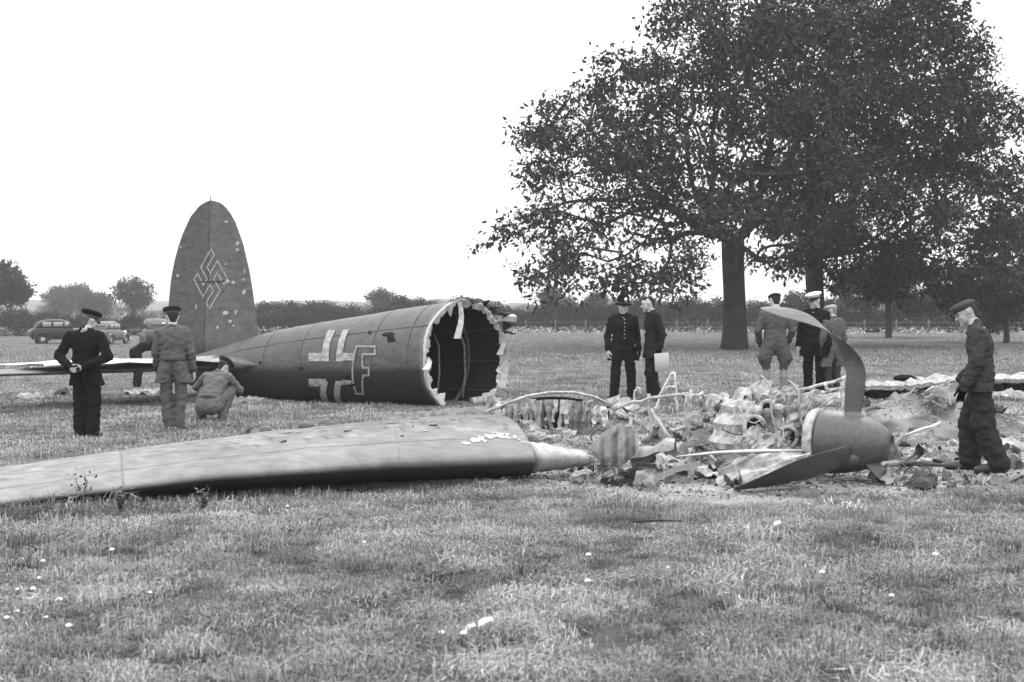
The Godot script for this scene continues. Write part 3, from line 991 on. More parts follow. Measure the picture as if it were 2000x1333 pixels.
func fin_s(u: float) -> float:
	var k := (u - 1000.0) / LENS
	return (-0.76 - 20.8 * k) / (0.82 + 0.574 * k)

func fin_at(s: float, y: float, off: float) -> Vector3:
	return FO + FT * s + Vector3.UP * y + FS * off

func fin_y(s: float, v: float) -> float:
	return EYE + (620.0 - v) / LENS * (20.8 + 0.574 * s)

const FIN_LE := [[414.0, 391.0], [432.0, 397.0], [447.0, 412.0], [460.0, 434.0], [476.0, 480.0], [489.0, 536.0], [497.0, 590.0], [503.0, 640.0], [507.0, 700.0]]
const FIN_TE := [[410.0, 391.0], [392.0, 398.0], [372.0, 421.0], [356.0, 456.0], [344.0, 492.0], [334.0, 540.0], [329.0, 590.0], [328.0, 640.0], [334.0, 670.0], [352.0, 690.0], [360.0, 700.0]]

func fin_skin(u: float, v: float, out := 0.004) -> Vector3:     # a point on the near face of fin and rudder
	var s := fin_s(u)
	var s0 := fin_s(chord(FIN_LE, v))
	var s1 := fin_s(chord(FIN_TE, v))
	var hinge := clampf(fin_s(405.0 if v > 551.0 else 411.0), s0 + 0.005, s1 - 0.005)
	var thick: float = 0.115 * clampf((v - 385.0) / 260.0, 0.06, 1.0)
	var half := 0.0
	if s < hinge:
		var t := clampf((s - s0) / (hinge - s0), 0, 1)
		half = thick * pow(t, 0.5) * (1.0 - 0.25 * t * t) * 1.05
	else:
		half = thick * minf((1.0 - clampf((s - hinge) / (s1 - hinge), 0, 1)) * 0.8 + 0.03, 0.79)
	return fin_at(s, fin_y(6.2, v), half + out)

func chord(outline: Array, v: float) -> float:
	for k in outline.size() - 1:
		if v <= outline[k + 1][1]:
			return lerpf(outline[k][0], outline[k + 1][0], clampf((v - outline[k][1]) / (outline[k + 1][1] - outline[k][1]), 0, 1))
	return outline[-1][0]

func build_fuselage() -> void:
	var o := thing("aircraft_fuselage", "broken off tail half of a dark bomber fuselage with upright tail fin", "aircraft wreck", FO)
	# skin
	var b := mb()
	var rows := []
	var tones := []
	for i in 50:
		var row := PackedVector3Array()
		var tone := []
		for k in 56:
			var a := TAU * k / 56
			var s := lerpf(cut(a), 7.3, pow(i / 49.0, 1.0))
			var p := hull(s, a)
			var dent := 0.008 * lump.get_noise_3d(p.x * 60, p.y * 60, p.z * 60)
			p = hull(s, a, dent)
			row.append(p)
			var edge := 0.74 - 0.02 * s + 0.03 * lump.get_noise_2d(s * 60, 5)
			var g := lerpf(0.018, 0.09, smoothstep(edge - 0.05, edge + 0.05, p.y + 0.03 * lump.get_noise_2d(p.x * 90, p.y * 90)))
			if i == 0: g = 0.22
			tone.append(g)
		rows.append(row); tones.append(tone)
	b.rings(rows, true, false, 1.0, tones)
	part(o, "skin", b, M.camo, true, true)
	# lining, frames and stringers inside
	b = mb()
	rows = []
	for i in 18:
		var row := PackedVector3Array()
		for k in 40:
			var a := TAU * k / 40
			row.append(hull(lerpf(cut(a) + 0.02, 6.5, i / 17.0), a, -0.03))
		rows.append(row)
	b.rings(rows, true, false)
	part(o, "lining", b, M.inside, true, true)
	for q in [0.55, 1.7]:
		b = mb()
		var pr := []
		for k in 33: pr.append(hull(q, TAU * k / 32, -0.065))
		var rr := []
		for k in 33: rr.append(0.035)
		b.tube(pr, rr, 5)
		part(o, "frame", b, mat(0.10, 0.8, 0.0, "soot", 2.0), true, true)
	for k in 4:
		b = mb()
		var a := 2.0 + k * 0.62
		b.tube([hull(cut(a) + 0.05, a, -0.05), hull(1.5, a, -0.05), hull(3.5, a, -0.05)], [0.010, 0.010, 0.010], 4, 0.06)
		part(o, "stringer", b, M.burnt, true, true)
	for q in [[0.9, -0.28, -0.55], [1.2, -0.05, -0.2], [0.5, -0.5, -0.6]]:     # uprights inside
		b = mb()
		var up: Vector3 = FO + FT * q[0] + FS * q[1]
		var topy := along(F_TOP, q[0]) * 0.72
		b.tube([Vector3(up.x, 0.05, up.z), Vector3(up.x + 0.06, 0.6, up.z), Vector3(up.x + 0.05, 1.1, up.z), Vector3(up.x - 0.03, topy, up.z)], [0.022, 0.02, 0.02, 0.015], 5, 0.5)
		part(o, "inner_upright", b, M.burnt, true, true)
	for q in [[0.05, -0.35, 0.10, 0.14, 0.26, 0.9], [0.0, -0.05, 0.06, 0.2, 0.12, 0.25], [0.15, 0.25, 0.08, 0.3, 0.14, 0.15], [0.2, -0.2, 0.05, 0.35, 0.1, 0.12]]:
		b = mb()
		b.box(FO + FT * q[0] + FS * q[1] + Vector3(0, q[2], 0), Vector3(q[3], q[4], 0.2), Basis.from_euler(Vector3(0.1, q[1] * 3, 0.1)), q[5])
		part(o, "loose_fitting", b, M.burnt, true, true)
	# torn, peeled edge of bare metal
	b = mb()
	rows = []
	for k in 241:
		var a := TAU * k / 240
		var wide := 0.10 + 0.12 * lump.get_noise_2d(cos(a) * 220.0 + 9, sin(a) * 220.0) + 0.10 * lump.get_noise_2d(cos(a) * 520.0, sin(a) * 520.0 + 7)
		wide = maxf(wide * (1.25 if cos(a) > 0.0 else 0.75), 0.03)
		var s := cut(a)
		var curl := 0.03 * lump.get_noise_2d(cos(a) * 300.0 + 40, sin(a) * 300.0)
		rows.append(PackedVector3Array([hull(s + 0.04, a, 0.005), hull(s - 0.012, a, 0.012), hull(s - 0.016, a, -0.004), hull(s + 0.0 + curl, a, -wide * 0.55), hull(s + 0.02 + curl * 2.0, a, -wide), hull(s + 0.006 + curl, a, -wide * 0.55), hull(s + 0.03, a, -0.012)]))
	b.rings(rows, true, false, 0.95)
	part(o, "torn_edge", b, mat(0.6, 0.6, 0.15, "streak", 2.5, "bump", 1.0), false, true)
	# strips of skin still hanging in the break
	for q in [[1.42, 0.0, 0.62, 0.11, "hanging_skin_strip"], [0.35, 3.0, 0.7, 0.12, "hanging_skin_strip"], [1.9, 0.02, 0.2, 0.1, "hanging_skin_strip"], [2.75, 0.0, 0.35, 0.1, "hanging_skin_strip"]]:
		b = mb()
		rows = []
		var a0: float = q[0] if q[1] == 0.0 else q[1]
		var p := hull(cut(a0) - 0.03, a0, -0.02)
		for k in 6:
			var t := k / 5.0
			var mid := p + Vector3(0.04 * sin(t * 4.0), -t * q[2], 0.10 * t) 
			var w: float = q[3] * (0.6 + 0.5 * t)
			rows.append(PackedVector3Array([mid - Vector3(w / 2, 0, 0.02), mid + Vector3(w / 2, 0, 0.02), mid + Vector3(w / 2, 0, 0.008), mid - Vector3(w / 2, 0, 0.032)]))
		b.rings(rows)
		part(o, q[4], b, M.bare, false, true)
	b = mb()
	b.box(spot(988, 621, 21.2), Vector3(0.34, 0.10, 0.16), Basis.from_euler(Vector3(0.2, 0.3, -0.03)))
	part(o, "bent_plate", b, M.bare, false, true)
	# crumpled roof skin over the far top of the break
	b = mb()
	rows = []
	for i in 7:
		var row := PackedVector3Array()
		for k in 15:
			var a := 1.5 + k * 0.09
			row.append(hull(cut(a) - 0.08 - i * 0.06 * (0.6 + 0.5 * sin(k * 2.3)), a, 0.02 + 0.035 * sin(i * 1.7 + k * 1.3) - 0.012 * i))
		rows.append(row)
	b.rings(rows, false, false, 0.06)
	part(o, "crumpled_roof_skin", b, M.scrap, false, true)
	# seams between the skin panels
	for q in [0.62, 1.45, 3.3, 4.35, 5.2]:
		b = mb()
		rows = []
		for k in 61:
			var a := -0.12 + k * 0.034
			rows.append(PackedVector3Array([hull(q, a, 0.004), hull(q + 0.006, a, 0.008), hull(q + 0.02, a, 0.008), hull(q + 0.026, a, 0.004)]))
		b.rings(rows, false, false, 0.085)
		part(o, "panel_seam", b, M.camo, false, true)
	for a in [0.62]:
		b = mb()
		rows = []
		for k in 41:
			var s := lerpf(0.3, 6.2, k / 40.0)
			var w := 0.009 / along(F_HW, s)
			rows.append(PackedVector3Array([hull(s, a - w, 0.004), hull(s, a - w * 0.6, 0.0075), hull(s, a + w * 0.6, 0.0075), hull(s, a + w, 0.004)]))
		b.rings(rows, false, false, 0.085)
		part(o, "panel_seam", b, M.camo, false, true)
	# national cross and letter
	var cross := mb()
	for q in [[642, 646, 655, 646, 643, 706, 629, 706], [603, 690, 637, 690, 637, 706, 603, 706], [671, 645, 682, 645, 670, 706, 657, 706], [660, 690, 692, 690, 690, 704, 660, 704],
			[603, 740, 637, 740, 637, 755, 603, 755], [627, 746, 641, 746, 652, 804, 641, 802], [656, 744, 669, 744, 681, 804, 669, 803], [668, 742, 690, 744, 690, 750, 668, 752]]:
		var p := []
		for k in 4:
			p.append_array(hull_mark(float(q[k * 2]), float(q[k * 2 + 1])))
		hull_patch(cross, p[0], p[1], p[2], p[3], p[4], p[5], p[6], p[7])
	part(o, "national_cross", cross, M.white_paint, true, true)
	var letter := mb()
	var pts := [[698, 677], [733, 677], [733, 692], [709, 692], [709, 718], [721, 718], [721, 733], [710, 733], [710, 769], [697, 769]]
	for k in pts.size():
		var a: Array = pts[k]
		var c: Array = pts[(k + 1) % pts.size()]
		var d := (Vector2(c[0], c[1]) - Vector2(a[0], a[1])).normalized()
		var n := Vector2(-d.y, d.x) * 1.8
		var p0 := Vector2(a[0], a[1]) - d * 1.5
		var p1 := Vector2(c[0], c[1]) + d * 1.5
		var p := []
		for w in [p0 + n, p0 - n, p1 - n, p1 + n]: p.append_array(hull_mark(w.x, w.y))
		hull_patch(letter, p[0], p[1], p[2], p[3], p[4], p[5], p[6], p[7], 0.0105 + 0.0007 * k)
	part(o, "letter_f", letter, M.pale_paint, true, true)
	# holes and scuffs
	rng.seed = 41
	for q in [[757, 654, 14, 5], [764, 662, 10, 7], [722, 650, 3, 4], [680, 735, 7, 5], [588, 720, 4, 4], [508, 709, 3, 3], [690, 750, 5, 6]]:
		b = mb()
		var p: Array = hull_mark(float(q[0]), float(q[1]))
		rows = []
		var row := PackedVector3Array()
		var inner := PackedVector3Array()
		for k in 12:
			var a := TAU * k / 12
			var r := rng.randf_range(0.6, 1.2)
			var e: Array = hull_mark(q[0] + cos(a) * q[2] * r, q[1] + sin(a) * q[3] * r)
			row.append(hull(e[0], hull_angle(e[0], e[1]), 0.0105))
			inner.append(hull(lerpf(e[0], p[0], 0.25), hull_angle(lerpf(e[0], p[0], 0.25), lerpf(e[1], p[1], 0.25)), 0.016))
		var hole := part(o, "torn_hole", b, M.dark)
		b.rings([row, inner], true, true, 1.0)
		hole.mesh = b.mesh(o.position, false)
	# fin and rudder
	var levels := [391.5, 393.0, 396.0, 401.0, 408.0, 420.0, 436.0, 456.0, 480.0, 505.0, 530.0, 549.0, 553.0, 580.0, 610.0, 640.0, 670.0, 698.0]
	var fin := []
	var rud := []
	for v in levels:
		var s0 := fin_s(chord(FIN_LE, v))
		var s1 := fin_s(chord(FIN_TE, v))
		var hinge := fin_s(405.0 if v > 551.0 else 411.0)
		hinge = clampf(hinge, s0 + 0.005, s1 - 0.005)
		var y := fin_y(6.2, v)
		var thick: float = 0.115 * clampf((v - 385.0) / 260.0, 0.06, 1.0)
		var f := PackedVector3Array()
		var r := PackedVector3Array()
		for k in 22:
			var a := TAU * k / 22
			var t := 0.5 - 0.5 * cos(a)
			var prof := pow(t, 0.5) * (1.0 - 0.25 * t * t) * 1.05
			f.append(fin_at(lerpf(s0, hinge, t), y, (1 if k < 11 else -1) * (thick * prof if k != 0 else 0.0)))
			var rp := (1.0 - t) * 0.8 + 0.03
			r.append(fin_at(lerpf(hinge - 0.004, s1, t), y, (1 if k < 11 else -1) * thick * minf(rp if k != 0 else 0.74, 0.745)))
		fin.append(f); rud.append(r)
	b = mb(); b.rings(fin, true, true, 0.1)
	var fin_part := part(o, "fin", b, M.camo, true, true)
	b = mb(); b.rings(rud, true, true, 0.07)
	part(o, "rudder", b, M.camo, true, true)
	b = mb()
	b.tube([fin_at(fin_s(412), fin_y(6.3, 393), 0), fin_at(fin_s(412), fin_y(6.3, 380), 0)], [0.012, 0.006], 5)
	put(fin_part, "mast", b.mesh(o.position), M.dark)
	b = mb()
	for q in [[371, 451, 549, 553]]:
		for e in 8: b.flat_quad(fin_skin(380 + e * 8, 549, 0.01), fin_skin(388 + e * 8, 549, 0.01), fin_skin(388 + e * 8, 552.5, 0.01), fin_skin(380 + e * 8, 552.5, 0.01))
	put(fin_part, "rudder_gap", b.mesh(o.position), M.black)
	# outlined tail emblem
	b = mb()
	var unit := 58.0 / 5.0 * 0.72
	var em := []
	for q in [[-2.5, 2.5], [-1.5, 2.5], [-1.5, 0.5], [-0.5, 0.5], [-0.5, 2.5], [2.5, 2.5], [2.5, 1.5], [0.5, 1.5], [0.5, 0.5], [2.5, 0.5], [2.5, -2.5], [1.5, -2.5], [1.5, -0.5], [0.5, -0.5], [0.5, -2.5], [-2.5, -2.5], [-2.5, -1.5], [-0.5, -1.5], [-0.5, -0.5], [-2.5, -0.5]]:
		var w := Vector2(q[0], q[1]).rotated(PI / 4) * unit * 2.0
		em.append(Vector2(416.0 + w.x * 0.56, 545.0 - w.y * 0.98))
	for k in em.size():
		var a: Vector2 = em[k]
		var c: Vector2 = em[(k + 1) % em.size()]
		var dn := (c - a).normalized()
		var n := Vector2(-dn.y, dn.x) * 1.35
		var p := []
		for w in [a - dn * 1.2 + n, a - dn * 1.2 - n, c + dn * 1.2 - n, c + dn * 1.2 + n]:
			p.append(w)
		var strip := []
		for e in 7:
			var wa: Vector2 = (p[0] as Vector2).lerp(p[3], e / 6.0)
			var wb: Vector2 = (p[1] as Vector2).lerp(p[2], e / 6.0)
			strip.append(PackedVector3Array([fin_skin(wa.x, wa.y, 0.006 + 0.0003 * k), fin_skin(wb.x, wb.y, 0.006 + 0.0003 * k)]))
		b.rings(strip, false, false)
	put(fin_part, "tail_emblem", b.mesh(o.position, false), M.pale_paint)
	# pale scars on the fin
	for q in [[444, 436, 4, 2.5], [466, 478, 3, 4], [466, 490, 3, 3], [480, 532, 2, 4], [479, 548, 2, 3], [480, 572, 3, 5], [449, 551, 4, 4], [460, 553, 4, 3], [445, 517, 2, 2], [446, 612, 5, 4], [466, 610, 3, 5], [455, 628, 3, 3], [462, 636, 2, 3], [388, 600, 2, 5], [354, 480, 2, 2], [349, 536, 3, 3], [432, 640, 2, 3]]:
		b = mb()
		var ring := PackedVector3Array()
		for k in 8:
			var a := TAU * k / 8
			var r := rng.randf_range(0.7, 1.4)
			ring.append(fin_skin(q[0] + cos(a) * q[2] * r, q[1] + sin(a) * q[3] * r, 0.007))
		var c := b.add(fin_skin(q[0], q[1], 0.009))
		var f0 := b.v.size()
		for p in ring: b.add(p)
		for k in 8: b.tri(c, f0 + k, f0 + (k + 1) % 8)
		put(fin_part, "bullet_scar", b.mesh(o.position, false), M.white_paint)
	# fillet between fin and fuselage
	# tailplane with elevator and the prop under it
	var tp := []
	var ev := []
	for q in [[0.1, 5.35, 6.55, 7.0, 0.13], [1.0, 5.4, 6.5, 7.05, 0.12], [2.5, 5.55, 6.5, 7.0, 0.105], [4.0, 5.75, 6.5, 6.9, 0.085], [5.2, 6.0, 6.5, 6.8, 0.06], [5.6, 6.25, 6.5, 6.65, 0.02]]:
		var r := PackedVector3Array()
		var e := PackedVector3Array()
		for k in 20:
			var a := TAU * k / 20
			var t := 0.5 - 0.5 * cos(a)
			var sg := 1 if k < 10 else -1
			var base: Vector3 = FO + FS * q[0] + Vector3.UP * 0.66
			r.append(base + FT * lerpf(q[1], q[2], t) + Vector3.UP * sg * q[4] * (0.0 if k == 0 else pow(t, 0.5) * (1 - 0.3 * t * t)))
			e.append(base + FT * lerpf(q[2] + 0.015, q[3], t) + Vector3.UP * sg * q[4] * (0.7 if k == 0 else (1 - t) * 0.7 + 0.02))
		tp.append(r); ev.append(e)
	b = mb(); b.rings(tp, true, true, 0.16)
	var tpl := part(o, "tailplane", b, M.camo, true, true)
	b = mb(); b.rings(ev, true, true, 0.16)
	part(o, "elevator", b, M.camo, true, true)
	b = mb()
	var foot := FO + FS * 3.0 + FT * 5.9
	b.tube([Vector3(foot.x, 0.62, foot.z), Vector3(foot.x, -0.02, foot.z)], [0.045, 0.05], 8)
	put(tpl, "prop_post", b.mesh(o.position), M.wood)
	b = mb()   # peeled fabric on the tailplane
	crumple(b, FO + FS * 2.3 + FT * 5.9 + Vector3(0, 0.80, 0), FS * 2.0, FT * 0.8, 0.05, 0.0, 61)
	put(tpl, "peeled_skin", b.mesh(o.position, false), M.bare)
	b = mb()   # root fairing
	var fr := []
	for k in 6:
		var t := k / 5.0
		var r := PackedVector3Array()
		for j in 10:
			var a := TAU * j / 10
			r.append(FO + FT * (4.5 + t * 1.9) + FS * (0.34 + 0.16 * sin(t * PI)) + FS * cos(a) * 0.2 + Vector3.UP * (0.70 + sin(a) * (0.03 + 0.14 * sin(t * PI))))
		fr.append(r)
	b.rings(fr, true, true, 0.12)
	part(o, "root_fairing", b, M.camo, true, true)

# a crumpled metal sheet with torn outline: centre, half extents as two vectors, height of the creases
func crumple(b: MB, mid: Vector3, ea: Vector3, eb: Vector3, amp: float, curl: float, seed_: int, g := 1.0, holes := 0.0) -> void:
	var nrm := eb.cross(ea).normalized()
	var n := 13
	var m := 10
	var first := b.v.size()
	for side in 2:
		for i in n:
			for k in m:
				var x := i / (n - 1.0) * 2 - 1
				var y := k / (m - 1.0) * 2 - 1
				var edge := 1.0 + 0.22 * lump.get_noise_2d(x * 150 + seed_ * 91, y * 150 + seed_ * 17)
				var rise := amp * (lump.get_noise_2d(x * 70 + seed_ * 31, y * 70) * 2.0 + 0.7 * lump.get_noise_2d(x * 240, y * 240 + seed_ * 57) + 0.25 * lump.get_noise_2d(x * 620, y * 620)) + curl * (x * x - 0.5 * y * y * 0.3)
				var shade := g * (1.0 + 0.5 * lump.get_noise_2d(x * 90 + seed_, y * 120))
				b.add(mid + (ea * x + eb * y) * edge + nrm * (rise - 0.006 * side), shade)
	for side in 2:
		for i in n - 1:
			for k in m - 1:
				if holes > 0.0 and lump.get_noise_2d(i * 67.0 + seed_ * 13, k * 67.0 + seed_ * 7) > 0.45 - holes:
					continue
				var a := first + side * n * m + i * m + k
				if side == 0: b.quad(a, a + 1, a + m + 1, a + m)
				else: b.quad(a, a + m, a + m + 1, a + 1)
	var rim := []
	for i in n: rim.append(i * m)
	for k in range(1, m): rim.append((n - 1) * m + k)
	for i in range(n - 2, -1, -1): rim.append(i * m + m - 1)
	for k in range(m - 2, 0, -1): rim.append(k)
	for q in rim.size():
		var a: int = first + rim[q]
		var c: int = first + rim[(q + 1) % rim.size()]
		b.quad(a, c, c + n * m, a + n * m)

func hull_mark(u: float, v: float) -> Array:     # where on the starboard side: [distance from the break, height]
	var s := 2.4
	for k in 12:
		var kk := (u - 1000.0) / LENS
		var y := EYE + (620.0 - v) / LENS * (20.8 + 0.574 * s - 0.82 * 0.7)
		var c := cos(hull_angle(s, y)) * along(F_HW, s)
		s = (-0.76 - 0.574 * c - kk * (20.8 - 0.82 * c)) / (0.82 + 0.574 * kk)
	return [s, EYE + (620.0 - v) / LENS * (20.8 + 0.574 * s - 0.82 * 0.65)]

# ---- the wing panel in front: [leading edge, trailing edge, thickness]
var W := []

func wing_at(q: float, t: float, up: bool, out := 0.0) -> Vector3:   # q: 0 root .. 1 tip; t: 0 leading .. 1 trailing edge
	var f := q * (W.size() - 1)
	var k := clampi(int(f), 0, W.size() - 2)
	f -= k
	f = clampf(f, 0, 1)
	var le: Vector3 = W[k][0].lerp(W[k + 1][0], f)
	var te: Vector3 = W[k][1].lerp(W[k + 1][1], f)
	var th := lerpf(W[k][2], W[k + 1][2], f)
	var prof := pow(maxf(t, 0.0), 0.5) * (1.0 - t) * 1.55 + 0.03 * t
	var p := le.lerp(te, t)
	p.y += (th * prof * 0.75 + out) if up else (-th * prof * 1.25 - out)
	return p

func build_wing() -> void:
	W = [[spot(1045, 898, 11.7), spot(960, 812, 16.6), 0.40], [spot(900, 904, 11.25), spot(850, 814, 16.3), 0.40], [spot(750, 909, 10.9), spot(735, 823, 16.0), 0.38], [spot(400, 934, 10.5), spot(372, 863, 14.6), 0.30],
		[spot(0, 984, 9.85), spot(0, 913, 12.2), 0.20], [spot(-280, 1012, 9.4), spot(-280, 952, 10.9), 0.12], [spot(-420, 1020, 9.3), spot(-420, 985, 10.0), 0.05]]
	var base := on_land(W[2][0].x, W[2][0].z - 1.5)
	var o := thing("aircraft_wing", "long pale severed wing panel lying in the grass before the fuselage", "aircraft wreck", base)
	var rows := []
	var tones := []
	var n := 220
	for i in n + 1:
		var q := i / float(n)
		var row := PackedVector3Array()
		var tone := []
		for k in 52:
			var a := TAU * k / 52
			var t := 0.5 - 0.5 * cos(a)
			var up := k <= 26
			if q < 0.02: t = lerpf(t, minf(t, 0.93 + 0.05 * sin(t * 40.0)), 1.0)
			var p := wing_at(q, t, up)
			var dent := 0.022 * lump.get_noise_2d(p.x * 45, p.z * 45) + 0.012 * lump.get_noise_2d(p.x * 140, p.z * 140)
			if up: p.y += dent * (1.0 if k > 1 else 0.0)
			var g := 0.172 + 0.08 * lump.get_noise_2d(p.x * 50, p.z * 50)
			if t > 0.25:
				var burnt := smoothstep(0.52, 0.3, q) * smoothstep(0.15, 0.45, t) * (0.7 + 0.8 * lump.get_noise_2d(p.x * 160, p.z * 320))
				g = lerpf(g, 0.075, clampf(burnt, 0, 1))
				g = lerpf(g, 0.06, 0.8 * smoothstep(0.62, 0.9, t + 0.3 * lump.get_noise_2d(p.x * 200, p.z * 200)) * smoothstep(0.55, 0.35, q))
				g += 0.09 * smoothstep(0.2, 0.5, lump.get_noise_2d(p.x * 120 + 70, p.z * 420))
				g *= 1.0 + 0.35 * lump.get_noise_2d(p.x * 300, p.z * 500)
				g = lerpf(g, 0.025, smoothstep(0.3, 0.42, lump.get_noise_2d(p.x * 420 + 33, p.z * 760)) * smoothstep(0.62, 0.4, q))
			else:
				g = lerpf(g, 0.13, smoothstep(0.6, 0.1, q) * 0.8)
			if not up and t > 0.0005: g = 0.02
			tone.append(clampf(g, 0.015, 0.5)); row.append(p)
		rows.append(row); tones.append(tone)
	var b := mb()
	b.rings(rows, true, true, 1.0, tones)
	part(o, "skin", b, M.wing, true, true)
	# paint burnt off to pale metal near the root
	b = mb()
	for i in 91:
		for k in 25:
			var p := wing_at(lerpf(0.012, 0.165, i / 90.0), lerpf(0.03, 0.22, k / 24.0), true, 0.006)
			p.y += 0.022 * lump.get_noise_2d(p.x * 45, p.z * 45) + 0.012 * lump.get_noise_2d(p.x * 140, p.z * 140)
			b.add(p)
	for i in 90:
		for k in 24:
			var line := 12.0 + 5.0 * sin(i * 0.05)
			if 0.9 * lump.get_noise_2d(i * 7.0, k * 16.0 + 700) + 0.5 - absf(k - line) / 9.0 - 0.5 * pow(absf(i - 45) / 45.0, 3) > 0.12:
				b.quad(i * 25 + k, i * 25 + k + 1, (i + 1) * 25 + k + 1, (i + 1) * 25 + k)
	part(o, "bare_metal_patch", b, mat(0.42, 0.55, 0.2, "mottle", 1.2), true, true)
	# bare tube like nose piece left at the root
	b = mb()
	rows = []
	for i in 14:
		var t := i / 13.0
		var c := spot(1022, 893, 12.05).lerp(spot(1141, 897, 12.55), t)
		var r := lerpf(0.15, 0.08, smoothstep(0.0, 1.0, t)) * (1.0 + 0.06 * sin(i * 1.9))
		var dir := (spot(1141, 897, 12.55) - spot(1022, 893, 12.05)).normalized()
		var side := dir.cross(Vector3.UP).normalized()
		var row := PackedVector3Array()
		for k in 20:
			var a := TAU * k / 20
			row.append(c + side * cos(a) * r * 1.9 - side * r * 1.5 * 0.0 + Vector3.UP * sin(a) * r * (1.0 + 0.05 * sin(k * 2.0 + i)) + dir * 0.05 * sin(k * 1.7) * t)
		rows.append(row)
	b.rings(rows, true, true, 0.6)
	part(o, "root_nose_piece", b, M.bare, true, true)
	b = mb()
	for k in 2:
		b.rings([PackedVector3Array(Array(rows[12]).map(func(p): return p * 0.999)), PackedVector3Array(Array(rows[12]).map(func(p): return (p - rows[12][0]) * 0.5 + rows[12][0] - Vector3(0.1, 0, 0)))], true, true)
		break
	part(o, "hollow_end", b, M.dark, false, true)
	# skin seams standing slightly proud
	for q in [0.3, 0.57]:
		b = mb()
		rows = []
		for k in 26:
			var t := 0.004 + 0.98 * pow(k / 25.0, 1.6)
			var pr := PackedVector3Array()
			for e in [-0.0007, 0.0007]:
				var p := wing_at(q + e, t, true, 0.004)
				p.y += 0.022 * lump.get_noise_2d(p.x * 45, p.z * 45) + 0.012 * lump.get_noise_2d(p.x * 140, p.z * 140)
				pr.append(p)
			rows.append(pr)
		b.rings(rows, false, false, 0.12)
		part(o, "skin_seam", b, M.wing, true, true)
	for tr in [0.13, 0.5]:     # rivet seams along the span
		b = mb()
		rows = []
		for k in 81:
			var pr := PackedVector3Array()
			for e in [-0.0016, 0.0016]:
				var p := wing_at(0.03 + k * 0.0112, tr + e, true, 0.004)
				p.y += 0.022 * lump.get_noise_2d(p.x * 45, p.z * 45) + 0.012 * lump.get_noise_2d(p.x * 140, p.z * 140)
				pr.append(p)
			rows.append(pr)
		b.rings(rows, false, false, 0.13)
		part(o, "skin_seam", b, M.wing, true, true)
	rng.seed = 3030
	for k in 16:     # rents and holes in the skin
		b = mb()
		var q0 := rng.randf_range(0.06, 0.5)
		var t0 := rng.randf_range(0.2, 0.75)
		var lq := rng.randf_range(0.003, 0.014)
		var lt := rng.randf_range(0.006, 0.02)
		var ring := PackedVector3Array()
		for e in 11:
			var a := TAU * e / 11
			var r := rng.randf_range(0.35, 1.2)
			var p := wing_at(q0 + cos(a) * lq * r, t0 + sin(a) * lt * r, true, 0.006)
			p.y += 0.022 * lump.get_noise_2d(p.x * 45, p.z * 45) + 0.012 * lump.get_noise_2d(p.x * 140, p.z * 140)
			ring.append(p)
		var cp := Vector3.ZERO
		for p in ring: cp += p / 11.0
		var ci := b.add(cp + Vector3(0, 0.004, 0))
		var f0 := b.v.size()
		for p in ring: b.add(p)
		for e in 11: b.tri(ci, f0 + e, f0 + (e + 1) % 11)
		part(o, "skin_rent", b, M.dark if k % 3 else M.burnt, false, true)
	# earth and torn scraps on the upper side
	rng.seed = 321
	for q in [[1010, 862], [640, 852], [695, 861], [445, 900], [915, 868]]:
		pass
	for e in [[500, 842, 15.2, 0.17], [620, 827, 16.4, 0.2]]:
		b = mb()
		var c := spot(e[0], e[1] + 6, e[2])
		for k in 7:
			b.ball(c + Vector3(rng.randf_range(-1, 1) * e[3], rng.randf_range(-0.05, 0.05), rng.randf_range(-0.1, 0.1)), Vector3(1, 0.6, 0.8) * rng.randf_range(0.06, 0.11), Basis.from_euler(Vector3(rng.randf(), rng.randf(), rng.randf())), rng.randf_range(0.06, 0.14), 5)
		solo("earth_clod", b, M.scrap, "dark earth clod " + ("behind the wing edge near the crouching man" if e[0] < 550 else "behind the wing edge before the fuselage cross"), "earth clod", "", c, false)

